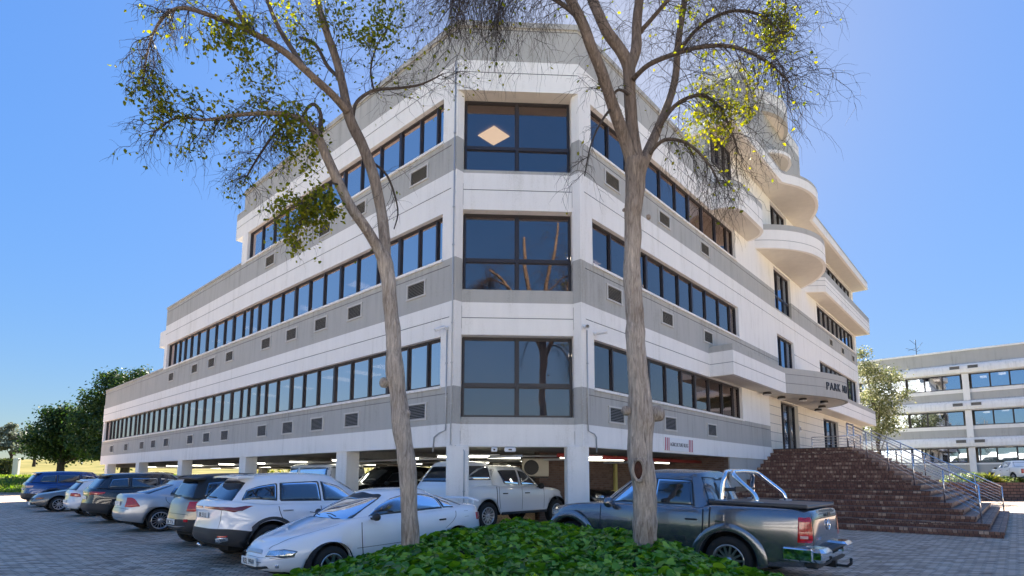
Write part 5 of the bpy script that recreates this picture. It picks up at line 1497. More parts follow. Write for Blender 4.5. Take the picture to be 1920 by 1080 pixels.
# ---------- dark sport-utility
def suv(L, W, H, paint, nm, label, cpos, d=DR, z=.1, plate='', extra=None, grp=None, roof=None, lamp='red', n=110, wr=.36):
    k = L / 4.6
    S = dict(L=L, W=W, H=H, wr=wr, ra=wr + .07, xw=(.92 * k, L - 1.0 * k), gc=.26, paint=paint, n=n,
        zs=suv_zs(L, .58 * H, .64 * H, .655 * H, .69 * H), gh=[dict(b=(1.15 * k, L - .16), t=(2.0 * k, L - .45), wb=W * .455, wt=W * .35, dropf=.05, dropr=.06, nr=5)],
        fo=[.12, .04, 0, 0, .03, .06, .1, .2], ro=[.14, .05, .0, .02, .05, .05, .05, .1], n_end=(3, 4.2),
        seams=[(1.55 * k, .45, 1.5 * k, .64 * H, 0), (2.6 * k, .45, 2.65 * k, .65 * H, 0), (3.4 * k, .62, 3.5 * k, .66 * H, .05)], handles=[(2.4 * k, .57 * H, .2, CM['trim']), (3.25 * k, .58 * H, .2, CM['trim'])],
        mirror=[(1.7 * k, .66 * H, (.12, .2, .15), CM['trim'])], plates=[(L, .50 * H, plate, True)], rimr=wr * .7, spokes=10, clad=.36)
    zb, zt = .68 * H, .885 * H
    winset(S, [([(1.75 * k, zb), (2.6 * k, zb)], [(2.15 * k, zt - .03), (2.6 * k, zt)]), ([(2.66 * k, zb), (3.45 * k, zb)], [(2.66 * k, zt), (3.45 * k, zt)]), ([(3.52 * k, zb + .01), (4.1 * k, zb + .05)], [(3.52 * k, zt), (3.98 * k, zt - .03)])],
        ws=(1.2 * k, zb, W * .38, 1.98 * k, zt + .02, W * .3), rw=(L - .13, zb + .03, W * .38, L - .38, zt + .01, W * .31))
    if lamp == 'red': S['feats'] += [('tail_light', [(L - .03, .42, .56 * H), (L - .12, W * .44, .56 * H), (L - .35, W * .48, .58 * H)], [(L - .03, .42, .62 * H), (L - .12, W * .44, .635 * H), (L - .42, W * .48, .625 * H)], CM['red'], True)]
    else: S['feats'] += [('tail_light', [(L - .03, .55, .54 * H), (L - .12, W * .44, .54 * H), (L - .22, W * .48, .56 * H)], [(L - .03, .50, .60 * H), (L - .12, W * .44, .61 * H), (L - .3, W * .48, .61 * H)], CM['pink'], True)]
    S['feats'] += [('headlight', [(.1, .5, .42 * H), (.3, W * .45, .43 * H)], [(.12, .5, .49 * H), (.34, W * .45, .51 * H)], CM['head'], True),
                   ('grille', [(0, -.5, .36 * H), (0, .5, .36 * H)], [(.02, -.5, .46 * H), (.02, .5, .46 * H)], CM['trim'], False)]
    S['feats'] += extra or []
    c = cpos if not isinstance(cpos, tuple) else row_car(S, cpos[0], wheel=cpos[1], d=d)
    r, b, T = make_vehicle(nm, label, 'car', S, c, facing(d), z=z, group=grp)
    spoiler(r, T, L - .33, H - .09, W * .33, paint if roof is None else roof, .2)
    return r
navy = car_paint('dark navy paint', (.020, .024, .034), .3, .25)
suv(4.6, 1.85, 1.68, navy, 'dark_suv', 'black sport-utility vehicle between the white hatchback and the silver saloon', (V2(-14.17, 19.95), 'LR'), z=.1, wr=.35)
blue = car_paint('deep blue paint', (.012, .06, .22), .5, .25)
suv(5.1, 2.0, 1.8, blue, 'blue_suv', 'large blue sport-utility vehicle at the far left end of the parked row', (V2(-23.16, 28.34), 'RR'), z=.1, lamp='pink', wr=.40)

# ---------- white hatchback
S = dict(L=4.25, W=1.79, H=1.46, wr=.32, ra=.385, xw=(.88, 3.50), gc=.2, n=110, paint=car_paint('white hatch paint', (.80, .81, .82), .0, .2),
    zs=[(0, .68), (.3, .78), (1.2, .93), (1.5, .97), (3.3, 1.0), (4.0, 1.0), (4.25, .97)], gh=[dict(b=(1.05, 4.12), t=(1.85, 3.82), wb=.80, wt=.60, nr=5, dropr=.04)],
    ro=[.12, .04, .0, .02, .06, .06, .06, .10], n_end=(3, 4), seams=[(1.4, .3, 1.4, .95, 0), (2.4, .3, 2.45, .98, 0), (3.1, .6, 3.3, .98, .06)],
    handles=[(2.2, .85, .18, CM['silver'])], mirror=[(1.6, 1.0, (.1, .18, .13), CM['plate'])], plates=[(4.25, .58, '', True)], rimr=.235, spokes=16, spw=(.009, .007))
winset(S, [([(1.5, 1.02), (2.4, 1.03)], [(2.0, 1.32), (2.4, 1.36)]), ([(2.48, 1.03), (3.25, 1.05)], [(2.48, 1.36), (3.1, 1.33)])], ws=(1.12, 1.02, .68, 1.82, 1.36, .52), rw=(4.10, 1.04, .66, 3.90, 1.33, .52))
S['feats'] += [('tail_light', [(4.18, .42, .78), (4.10, .80, .76), (3.92, .87, .76)], [(4.18, .45, .90), (4.10, .80, .93), (3.98, .86, .90)], CM['red'], True)]
c_ = row_car(S, V2(-16.23, 21.79), wheel='RR')
r_, b_, T_ = make_vehicle('hatchback', 'white hatchback with a multi-spoke wheel, left of the black sport-utility vehicle', 'car', S, c_, facing(DR), z=.1)
spoiler(r_, T_, 3.92, 1.37, .56, S['paint'], .2)

# ---------- grey saloon reversed in, beside the blue one
S = dict(L=4.5, W=1.78, H=1.42, wr=.32, ra=.385, xw=(.88, 3.6), gc=.2, n=110, paint=car_paint('grey beige paint', (.20, .19, .175), .5, .3),
    zs=[(0, .66), (.3, .76), (1.2, .92), (1.6, .96), (3.6, .99), (4.2, 1.0), (4.5, .95)], gh=[dict(b=(1.2, 4.0), t=(2.0, 3.2), wb=.78, wt=.58)],
    n_end=(3, 3.6), seams=[(1.5, .3, 1.5, .95, 0)], mirror=[(1.7, 1.0, (.1, .18, .13), CM['trim'])], plates=[(0, .36, '', False)], rimr=.22)
winset(S, [([(1.7, 1.01), (3.4, 1.03)], [(2.15, 1.30), (3.2, 1.28)])], ws=(1.26, 1.0, .66, 1.98, 1.32, .5), rw=(3.9, 1.04, .6, 3.3, 1.3, .48))
S['feats'] += [('headlight', [(.08, .42, .56), (.25, .80, .58)], [(.10, .42, .65), (.3, .82, .68)], CM['amber'], True), ('grille', [(0, .06, .48), (0, .30, .48)], [(.02, .06, .66), (.02, .30, .66)], CM['trim'], True), ('air_intake', [(0, -.6, .26), (0, .6, .26)], [(0, -.6, .38), (0, .6, .38)], CM['trim'], False)]
make_vehicle('grey_sedan', 'grey saloon reversed in with its nose outwards, between the blue vehicle and the white hatchback', 'car', S, PLp(21.2, 3.3), facing(-DR), z=.1)

# ---------- grey double-cab pickup
gp = car_paint('gunmetal paint', (.21, .215, .235), .75, .18)
S = dict(L=5.25, W=1.95, H=1.83, wr=.385, ra=.47, xw=(.92, 4.02), gc=.36, n=190, paint=gp, crown=.02,
    zs=[(0, .92), (.25, 1.02), (.9, 1.12), (1.5, 1.17), (1.9, 1.18), (3.6, 1.19), (3.66, 1.25), (5.0, 1.25), (5.25, 1.22)],
    rows=[(0, .93), (.04, .965), (.16, .98), (.36, .99), (.60, 1.0), (.84, .985), (.96, .965), (1.0, .93)],
    fo=[.16, .06, .02, 0, .02, .05, .09, .16], ro=[.04, .02, .01, .0, .0, .01, .02, .05], n_end=(3.2, 9), rise=(.1, .05),
    gh=[dict(b=(1.38, 3.68), t=(2.12, 3.46), wb=.875, wt=.66, nr=7, dropf=.05, dropr=.02, zr=1.83)],
    seams=[(1.62, .45, 1.62, 1.14, 0, .008), (2.66, .45, 2.66, 1.16, 0, .008), (3.55, .50, 3.62, 1.18, .03, .012), (3.72, .42, 3.74, 1.24, 0, .014)],
    handles=[(2.45, 1.0, .2, CM['trim']), (3.42, 1.0, .2, CM['trim'])], mirror=[(1.88, 1.2, (.14, .24, .2), gp)], plates=[], rimr=.255, spokes=14, spw=(.02, .011), rim=CM['rim'], tw=.25)
winset(S, [([(1.80, 1.22), (2.62, 1.22)], [(2.28, 1.63), (2.62, 1.68)]), ([(2.70, 1.22), (3.42, 1.23)], [(2.70, 1.68), (3.34, 1.66)])], ws=(1.46, 1.21, .74, 2.08, 1.68, .56), rw=(3.66, 1.27, .66, 3.50, 1.66, .54))
S['feats'] += [('tail_light', [(5.23, .78, .76), (5.22, .93, .76), (5.06, .965, .76)], [(5.22, .78, 1.16), (5.2, .93, 1.16), (5.08, .955, 1.16)], CM['red'], True, .02),
    ('lamp_strip', [(5.215, .90, .82), (5.10, .97, .82)], [(5.215, .90, .87), (5.10, .97, .87)], CM['pink'], True, .026),
    ('headlight', [(.1, .6, .84), (.35, .9, .86)], [(.12, .6, .98), (.4, .9, 1.0)], CM['head'], True),
    ('fuel_flap', [(3.82, .97, .98), (3.98, .97, .98)], [(3.82, .97, 1.14), (3.98, .97, 1.14)], gp, False, .005)]
S['body_feats'] = [(end_pts(5.24, [(-.76, .60), (-.76, 1.2)]), end_pts(5.24, [(-.75, .60), (-.75, 1.2)]), 1, False), (end_pts(5.24, [(.75, .60), (.75, 1.2)]), end_pts(5.24, [(.76, .60), (.76, 1.2)]), 1, False),
    (side_pts([(.4, .66), (3.3, .66)], .97), side_pts([(.4, .70), (3.3, .70)], .97), 0, True, .02)]
hd = DL
rl = V2(3.50, 9.15)
ca = math.radians(0); hd2 = hd
c_p = rl + hd2 * (4.02 - 5.25 / 2) - left_of(hd2) * (1.95 / 2 - .12)
pk, pb, pT = make_vehicle('pickup_truck', 'dark grey double-cab pickup with chrome sports bar, tail to the right', 'pickup truck', S, c_p, facing(hd2), z=-.03, pitch=.022)
# flared arches
for xc in S['xw']:
    for sg in (1, -1):
        t = MB(); A, B_, C_ = [], [], []
        for k in range(25):
            a = math.radians(-14) + math.radians(208) * k / 24; zz = .385 + .475 * math.sin(a)
            if zz < .30: zz = .30
            rr1, rr2 = .462, .61
            f = lambda r: (xc - r * math.cos(a), max(.36 if r > .5 else .33, .385 + r * math.sin(a)))
            x0, z0 = f(rr1); x1, z1 = f(rr1 + .035); x2, z2 = f(rr2)
            yb = .965
            A.append(pT(x0, sg * (yb + .025), z0)); B_.append(pT(x1, sg * (yb + .055), z1)); C_.append(pT(x2, sg * (yb - .006), z2))
        D_ = [pT(L_[0] and (5.25 / 2 - L_[0]), sg * .80, L_[2]) for L_ in A]
        n_ = 25; vs = D_ + A + B_ + C_; fs = []
        for j in range(3):
            for k in range(n_ - 1): fs.append((j * n_ + k, j * n_ + k + 1, (j + 1) * n_ + k + 1, (j + 1) * n_ + k))
        t.add(vs, fs, 0, True); t.build('wheel_arch_flare', gp, pk, fixn=False)
# load-bed cover, sports bar, rear bumper, tow hitch, badge
t = MB(); t.box(pT(4.42, 0, 1.285), (1.50, 1.62, .05), 0, bev=.015); t.box(pT(4.42, .80, 1.30), (1.5, .06, .05), 0, bev=.01); t.box(pT(4.42, -.80, 1.30), (1.5, .06, .05), 0, bev=.01)
t.build('bed_cover', pmat('bed cover vinyl', (.05, .052, .06), .38), pk)
for i, (xb, xt, off_) in enumerate(((3.86, 3.86, 0), (4.42, 3.98, 0))):
    t = MB(); pts = []
    ctl = [(xb, .74, 1.31), (xb, .735, 1.42), ((xb * .5 + xt * .5), .71, 1.60 if i else 1.62), (xt + .04, .66, 1.755), (xt, .58, 1.80), (xt, 0, 1.815), (xt, -.58, 1.80), (xt + .04, -.66, 1.755), ((xb * .5 + xt * .5), -.71, 1.60 if i else 1.62), (xb, -.735, 1.42), (xb, -.74, 1.31)]
    P_ = np.array(ctl); d = np.r_[0, np.cumsum(np.linalg.norm(np.diff(P_, axis=0), axis=1))]; u = np.linspace(0, d[-1], 60)
    Q = np.stack([np.interp(u, d, P_[:, c]) for c in range(3)], 1)
    for _ in range(4): Q[1:-1] = (Q[:-2] + Q[1:-1] * 2 + Q[2:]) / 4
    t.tube([Vector(pT(*q)) for q in Q], .036, 14); t.build('sports_bar', CM['chrome'], pk)
    t = MB()
    for sg in (1, -1): t.box(pT(xb, sg * .76, 1.305), (.2, .11, .05), 0, bev=.01)
    t.build('bar_foot', CM['silver'], pk)
t = MB(); t.tube([Vector(pT(3.88, .70, 1.50)), Vector(pT(3.88, -.70, 1.50))], .03, 8); t.box(pT(3.90, 0, 1.50), (.02, .5, .09), 0); t.build('cross_bar', CM['trim'], pk)
t = MB()
bp_ = []
for sg in (1, -1):
    t.box(pT(5.28, sg * .70, .60), (.26, .50, .20), 0, bev=.05); t.box(pT(5.05, sg * .955, .60), (.42, .05, .19), 0, bev=.02)
t.box(pT(5.25, 0, .55), (.2, .96, .12), 0, bev=.03); t.build('rear_bumper', CM['chrome'], pk)
t = MB(); t.box(pT(5.27, 0, .655), (.24, 1.8, .02), 0); t.box(pT(5.20, 0, .47), (.2, 1.7, .14), 0, bev=.03); t.build('bumper_step', CM['clad'], pk)
t = MB(); t.tube([Vector(pT(5.0, 0, .40)), Vector(pT(5.38, 0, .38)), Vector(pT(5.50, 0, .385)), Vector(pT(5.55, 0, .43)), Vector(pT(5.55, 0, .47))], .022, 8); t.box(pT(5.25, 0, .40), (.2, .12, .1), 0)
t.lathe([(-.025, .001), (-.018, .018), (0, .025), (.018, .018), (.025, .001)], pT(5.55, 0, .49), (0, 0, 1), 12); t.build('tow_hitch', CM['trim'], pk)
t = MB(); c = Vector(pT(5.255, 0, 1.0)); t.lathe([(0, .085), (.008, .088), (.014, .08), (.008, .072), (0, .07)], c, (-1, 0, 0), 28)
for a, b in (((-.045, .05), (-.02, -.02)), ((-.02, -.02), (0, .03)), ((0, .03), (.02, -.02)), ((.02, -.02), (.045, .05)), ((-.04, -.03), (-.02, -.06)), ((.04, -.03), (.02, -.06))):
    t.tube([c + Vector((-.006, a[0], a[1])), c + Vector((-.006, b[0], b[1]))], .006, 5)
t.build('badge', CM['chrome'], pk)
t = MB(); t.box(pT(5.262, -.02, 1.16), (.01, .16, .05), 0, bev=.003); t.build('tailgate_handle', CM['trim'], pk)
t = MB(); add_text(t, 'AMAROK', .055, Vector(pT(5.256, .56, .80)), Vector((0, -1, 0)), Vector((0, 0, 1)), Vector((-1, 0, 0)), ext=.002); t.build('tailgate_lettering', CM['chrome'], pk)
t = MB(); t.tube([Vector(pT(1.5, .93, .45)), Vector(pT(3.5, .93, .45))], .03, 8); t.tube([Vector(pT(1.5, -.93, .45)), Vector(pT(3.5, -.93, .45))], .03, 8); t.build('side_step', CM['clad'], pk)

# ---------- white double-cab with canopy under the corner
wp = car_paint('fleet white paint', (.80, .81, .82), .0, .25)
def pickup_canopy(nm, label, pos, d, z, canopy=True, plate=''):
    S = dict(L=5.3, W=1.86, H=1.82, wr=.38, ra=.46, xw=(.95, 4.03), gc=.40, n=150, paint=wp, crown=.02,
        zs=[(0, .88), (.3, 1.02), (.9, 1.10), (1.4, 1.14), (1.9, 1.16), (3.6, 1.18), (3.7, 1.21), (5.3, 1.21)],
        rows=[(0, .93), (.04, .965), (.16, .98), (.36, .99), (.60, 1.0), (.84, .985), (.96, .965), (1.0, .93)],
        fo=[.16, .06, .02, 0, .02, .06, .12, .22], ro=[.04, .02, .01, .0, .0, .01, .02, .05], n_end=(3.0, 9), rise=(.1, .05),
        gh=[dict(b=(1.35, 3.66), t=(2.12, 3.5), wb=.84, wt=.63, nr=7, dropf=.06, dropr=.01, zr=1.80)],
        seams=[(1.6, .5, 1.6, 1.12, 0), (2.64, .5, 2.64, 1.15, 0), (3.55, .55, 3.6, 1.17, .04, .008), (3.70, .45, 3.71, 1.2, 0, .014)],
        handles=[(2.42, .98, .2, CM['trim']), (3.38, .98, .2, CM['trim'])], mirror=[(1.88, 1.18, (.12, .22, .18), CM['trim'])], plates=[(5.3, .55, plate, True)], rimr=.24, spokes=12, spw=(.018, .012), rim=CM['rim'], tw=.24)
    if canopy: S['gh'].append(dict(b=(3.70, 5.27), t=(3.78, 4.80), wb=.86, wt=.68, nf=9, nr=6, dropf=0, dropr=.03, zr=1.90))
    winset(S, [([(1.82, 1.21), (2.58, 1.20)], [(2.3, 1.62), (2.58, 1.66)]), ([(2.70, 1.20), (3.30, 1.26)], [(2.70, 1.66), (3.44, 1.65)])], ws=(1.46, 1.19, .7, 2.1, 1.66, .54), rw=(3.6, 1.3, .5, 3.5, 1.6, .5))
    if canopy:
        S['feats'] += [('canopy_window', side_pts([(3.88, 1.36), (5.02, 1.36)], .8), side_pts([(3.92, 1.74), (4.80, 1.74)], .72), CM['glass'], True), ('canopy_rear_window', [(5.22, -.6, 1.36), (5.22, .6, 1.36)], [(4.92, -.52, 1.76), (4.92, .52, 1.76)], CM['glass'], False)]
    S['feats'] += [('tail_light', [(5.29, .78, .72), (5.1, .95, .72)], [(5.29, .78, 1.10), (5.1, .95, 1.10)], CM['red'], True), ('headlight', [(.12, .5, .80), (.4, .88, .86)], [(.14, .5, .92), (.5, .88, .98)], CM['head'], True),
        ('grille', [(0, -.45, .66), (0, .45, .66)], [(.02, -.45, .88), (.02, .45, .88)], CM['trim'], False)]
    r, b, T = make_vehicle(nm, label, 'pickup truck', S, pos, facing(d), z=z)
    t = MB(); t.box(T(5.36, 0, .56), (.16, 1.7, .16), 0, bev=.03); t.build('rear_bumper', CM['chrome'], r)
    t = MB()
    for sg in (1, -1): t.tube([Vector(T(1.5, sg * .9, .42)), Vector(T(3.5, sg * .9, .42))], .04, 8)
    t.build('side_step', CM['clad'], r)
    return r, T
dH = DR
cont = unproj(912, 894, 15.5); cont = V2(cont.x, 15.5)
c_h = cont + dH * (4.03 - 2.65) + left_of(dH) * (.93 - .12)
hr, hT = pickup_canopy('canopy_pickup', 'white double-cab pickup with a load canopy, parked under the building corner behind a column', c_h, dH, .20)
cc = unproj(1893, 870, 44)
pickup_canopy('terrace_pickup', 'white pickup seen from behind on the terrace at the right edge', V2(42.3, 47), V2(.25, .97), 1.27, canopy=False)

# ---------- vehicles deeper in the parking level
black = car_paint('black paint', (.012, .012, .013), .2, .2)
dk = 'dark vehicles deep in the parking level'
def at(px, dist): q = unproj(px, 890, dist); return V2(q.x, dist)
suv(4.7, 1.86, 1.85, black, 'parked_dark_car', 'black sport-utility vehicle in the parking level, left of the corner column', at(722, 20.5), d=NL, z=.2, grp=dk, lamp='none')
suv(4.5, 1.8, 1.62, black, 'parked_dark_car', 'black car in the parking level, right of the white canopy pickup', at(1060, 22.5), d=-DL, z=.2, grp=dk, lamp='none')
suv(4.5, 1.8, 1.60, black, 'parked_dark_car', 'dark car in the parking level behind the beige crossover', at(405, 27.5), d=-NL, z=.15, grp=dk, lamp='none')
suv(4.6, 1.85, 1.75, black, 'parked_dark_car', 'dark car in the parking level between the third and fourth columns from the left', at(285, 33.5), d=DL, z=.15, grp=dk, lamp='none')
suv(4.4, 1.8, 1.66, black, 'parked_dark_car', 'dark car in the parking level nearest its far left end', at(222, 41.5), d=-DL, z=.1, grp=dk, lamp='none')
# white off-roader, boxy
S = dict(L=4.9, W=1.85, H=1.98, wr=.38, ra=.45, xw=(.9, 3.8), gc=.36, n=110, paint=wp, zs=[(0, 1.05), (.3, 1.15), (1.3, 1.2), (1.7, 1.2), (4.9, 1.22)], n_end=(6, 9),
    gh=[dict(b=(1.35, 4.86), t=(1.75, 4.74), wb=.88, wt=.78, nf=7, nr=9, dropf=.01, dropr=.01)], mirror=[(1.8, 1.3, (.12, .2, .2), CM['trim'])], rimr=.22)
winset(S, [([(1.85, 1.30), (2.6, 1.30)], [(2.0, 1.78), (2.6, 1.80)]), ([(2.75, 1.30), (4.7, 1.30)], [(2.75, 1.80), (4.66, 1.80)])], ws=(1.42, 1.26, .76, 1.74, 1.80, .7), rw=(4.86, 1.3, .7, 4.78, 1.8, .66))
make_vehicle('offroad_wagon', 'boxy white off-road wagon side-on in the parking level behind the white crossover', 'car', S, at(592, 22.0), facing(DL), z=.15)
# ------------------------------------------------------------------ trees, ivy, shrubs
rnd = random.Random(11)
def catmull(P, k):
    """P: list of (Vector, r); k samples per span"""
    out = []
    n = len(P)
    for i in range(n - 1):
        p0, p1, p2, p3 = P[max(i - 1, 0)], P[i], P[i + 1], P[min(i + 2, n - 1)]
        for j in range(k):
            t = j / k; t2, t3 = t * t, t * t * t
            q = (p1[0] * 2 + (p2[0] - p0[0]) * t + (p0[0] * 2 - p1[0] * 5 + p2[0] * 4 - p3[0]) * t2 + (p1[0] * 3 - p0[0] - p2[0] * 3 + p3[0]) * t3) * .5
            out.append((q, p1[1] + (p2[1] - p1[1]) * t))
    out.append(P[-1]); return out
def limb(mb, pts, n=10, lump=.0, k=5):
    C = catmull(pts, k); Q = []; Rr = []
    for i, (p, r) in enumerate(C):
        w = noise.noise_vector(p * 1.7) * r * .22
        Q.append(p + w); Rr.append(r * (1 + lump * noise.noise(p * 5.0)))
    mb.tube(Q, Rr, n, 0, cap=True); return list(zip(Q, Rr))
def knot(mb, c, r, d, m=0):
    d = Vector(d).normalized()
    mb.lathe([(-.6 * r, r * .9), (.1 * r, r * .95), (.45 * r, r * .7), (.6 * r, r * .35), (.62 * r, .001)], c, d, 12, m)
TW = []; 
def twig(mb, p, d, ln, r, droop, leafs, lvl, curl=.55, split=.62, seg=7):
    """recursive fine branch; leafs gets (position, direction)"""
    pts = [p.copy()]; q = p.copy(); d = d.normalized(); rad = [r]
    for i in range(seg):
        d = (d + Vector((rnd.gauss(0, curl * .4), rnd.gauss(0, curl * .4), rnd.gauss(0, curl * .3) - droop * (.25 + i / seg)))).normalized()
        q = q + d * ln / seg; pts.append(q.copy()); rad.append(r * (1 - .7 * (i + 1) / seg))
        if lvl > 0 and rnd.random() < split:
            a = Vector((rnd.gauss(0, 1), rnd.gauss(0, 1), rnd.gauss(0, .7))); a = (a - d * a.dot(d)); 
            if a.length > .1:
                twig(mb, q, d * .75 + a.normalized() * .75, ln * rnd.uniform(.45, .8), r * .6, droop * 1.25, leafs, lvl - 1, curl, split, max(3, seg - 1))
        leafs.append((q.copy(), d.copy()))
    mb.tube(pts, rad, 3 if r < .006 else 4, 0, cap=False)
def add_leaf(mb, p, size, m=0, nrm=None, down=.5):
    d = Vector((rnd.gauss(0, 1), rnd.gauss(0, 1), rnd.gauss(0, .8) - down)).normalized()
    s = d.cross(Vector((rnd.gauss(0, 1), rnd.gauss(0, 1), rnd.gauss(0, 1))))
    if s.length < .05: return
    s = s.normalized() * size * .36; a = d * size; bend = d.cross(s).normalized() * size * .12
    mb.add([p, p + a * .35 + s + bend, p + a * .8 + s * .6, p + a, p + a * .8 - s * .6, p + a * .35 - s + bend], [(0, 1, 2, 3), (0, 3, 4, 5)], m, False)

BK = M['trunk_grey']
LEAF = leaf_mat('backlit tree leaves', [(.06, .085, .012), (.12, .14, .018), (.22, .22, .028), (.34, .30, .035)], trans=.62, vscale=.8)
def roadside_tree(name, label, trunk, branches, twigspec, leafzones, base_d, seed, leafsize=.058, rate=.04, cap=0):
    global rnd
    rnd = random.Random(seed)
    def U(c, extra=0.0): return (unproj(c[0], c[1], base_d + (c[3] if len(c) > 3 else 0)), c[2] / 1042.38 * base_d * (.86 if c[2] > 12 else .92))
    T0 = [U(c) for c in trunk]; b0 = T0[0][0].copy(); b0.z = gh(b0.x, b0.y) - .15
    pts = [(b0, T0[0][1] * 1.25)] + T0
    root = empty(name, (b0.x, b0.y, gh(b0.x, b0.y)), 0, label, 'tree'); off = tuple(root.location)
    mb = MB(); limb(mb, pts, 22, .10, 7)
    for (x, y, r, dx) in cap or []:
        c = unproj(x, y, base_d); knot(mb, c + Vector((dx * .1, -.03, 0)), r, (dx, -.8, .1))
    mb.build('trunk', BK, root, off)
    tw = MB(); leafs = []; L3 = []
    for bi, br in enumerate(branches):
        C = [U(c) for c in br]
        lm = MB(); sp = limb(lm, C, 10 if br[0][2] > 5 else 7, .06); 
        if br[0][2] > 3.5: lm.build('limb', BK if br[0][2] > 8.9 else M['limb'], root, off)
        else: tw.v, tw.f, tw.m, tw.sm = merge(tw, lm)
        L3.append(sp)
    # twigs spring from the limbs
    for bi, cnt, ln, r, droop, lvl, t0 in twigspec:
        sp = L3[bi]
        for k in range(cnt):
            t = t0 + (1 - t0) * rnd.random() ** .8; i = min(len(sp) - 1, int(t * (len(sp) - 1))); p, rr = sp[i]
            tn = (sp[min(i + 1, len(sp) - 1)][0] - sp[max(i - 1, 0)][0]).normalized()
            a = Vector((rnd.gauss(0, 1), rnd.gauss(0, 1), rnd.gauss(0, .8))); a = a - tn * a.dot(tn)
            twig(tw, p, tn * .6 + a.normalized() * .8 + Vector((0, 0, .15)), ln * rnd.uniform(.6, 1.25), min(r, rr * .7), droop, leafs, lvl)
    tw.build('twigs', M['twig'], root, off)
    zones = [(unproj(x, y, base_d + dd), rad, pr, down) for (x, y, rad, pr, down, dd) in leafzones]
    lf = MB()
    for p, d in leafs:
        pr = rate
        for c, rad, q, dn in zones:
            # distance measured across the sight line, looser in depth
            v = p - c; e = math.sqrt(v.x ** 2 + v.z ** 2 + (v.y * .45) ** 2)
            if e < rad: pr = max(pr, q)
        k = int(pr) + (1 if rnd.random() < pr - int(pr) else 0)
        for _ in range(k):
            add_leaf(lf, p + Vector((rnd.gauss(0, .05), rnd.gauss(0, .05), rnd.gauss(0, .05))), leafsize * rnd.uniform(.7, 1.25))
    lf.build('leaves', LEAF, root, off)
    return root
def merge(a, b):
    a.add(b.v, b.f, 0, True)
    return a.v, a.f, a.m, a.sm
M['twig'] = pmat('twig bark', (.045, .034, .028), .9, var=.2)

# tree 1 (left).  (photo x, photo y, radius px, extra depth)
t1_trunk = [(770, 1012, 19), (768, 950, 18), (766, 900, 18.5), (760, 850, 19), (756, 815, 19), (751, 775, 20), (745, 735, 19), (741, 700, 20), (739, 660, 17), (736, 620, 16.5), (731, 570, 16), (727, 530, 16), (722, 495, 17), (718, 476, 16)]
t1_br = [
 [(722, 500, 12), (708, 466, 11.5, -.05), (684, 425, 11, -.15), (655, 385, 10.5, -.25), (628, 330, 10, -.3), (606, 280, 9.5, -.3), (590, 248, 8, -.35), (565, 226, 6.5, -.4), (520, 213, 5, -.5), (450, 216, 4, -.6), (385, 226, 3, -.7), (330, 222, 2.2, -.8), (285, 250, 1.2, -.9)],
 [(722, 505, 14), (721, 450, 13, .05), (712, 390, 12.5, .1), (698, 325, 12, .1), (680, 275, 11.5, .1), (662, 240, 12, .1), (650, 205, 11.5, .1), (641, 160, 9.5, .15), (628, 110, 9, .2), (611, 60, 8, .2), (596, 10, 7, .3), (584, -50, 6, .3), (570, -130, 5, .3), (560, -220, 3, .2)],
 [(652, 212, 9, .05), (625, 182, 8.5, -.1), (590, 150, 8, -.3), (545, 108, 7.5, -.5), (500, 78, 6.5, -.7), (460, 56, 5.5, -.9), (400, 32, 4.5, -1.1), (345, 16, 3.8, -1.2), (310, 28, 3, -1.3), (285, 66, 2, -1.3), (273, 112, 1.5, -1.3), (266, 165, 1, -1.3)],
 [(575, 136, 6, -.4), (548, 95, 5.5, -.2), (520, 50, 5, 0), (500, 0, 4.5, .2), (485, -60, 4, .4), (460, -140, 2.5, .5)],
 [(470, 62, 5, -.8), (447, 30, 4.5, -.9), (425, -10, 4, -1), (395, -60, 3, -1), (340, -100, 2, -1)],
 [(660, 225, 4.5, .1), (668, 192, 4, .2), (700, 170, 3.6, .35), (745, 166, 3, .5), (790, 158, 2.4, .6), (830, 138, 1.4, .7)],
 [(700, 172, 2.6, .35), (694, 130, 2.2, .4), (706, 85, 1.8, .5), (735, 40, 1.2, .6)],
 [(598, 262, 5, -.2), (600, 215, 4.5, 0), (585, 196, 3.5, .1), (566, 220, 2.8, .1), (560, 260, 2, .1)],
 [(640, 150, 5, .2), (615, 128, 4.5, .4), (590, 84, 4, .6), (560, 70, 3, .7)],
 [(690, 300, 3.5, .1), (725, 330, 2.6, .2), (745, 392, 1.8, .3), (738, 430, 1.2, .3)],
 [(596, -10, 5, .3), (650, -60, 4, .2), (710, -90, 3, .1), (760, -80, 2, 0)],
 [(560, 222, 3.2, -.4), (520, 245, 2.8, -.3), (480, 300, 2.2, -.2), (455, 345, 1.4, -.2)],
 [(640, 350, 2.4, -.3), (610, 345, 2, -.5), (580, 380, 1.6, -.6), (560, 430, 1, -.6)],
]
t1_tw = [(0, 55, .48, .0075, .20, 2, .45), (1, 18, .7, .007, .10, 2, .5), (2, 62, .46, .0075, .34, 2, .3), (3, 21, .7, .007, .08, 2, .2), (4, 21, .6, .007, .15, 2, .2), (5, 18, .62, .006, .02, 2, .25), (6, 13, .6, .006, .02, 2, .2), (7, 12, .6, .006, .25, 2, .3), (8, 13, .7, .006, .12, 2, .3), (9, 6, .5, .005, .25, 1, .3), (10, 21, .85, .006, .28, 2, .2), (11, 24, .5, .006, .22, 2, .2), (12, 16, .5, .005, .35, 2, .3)]
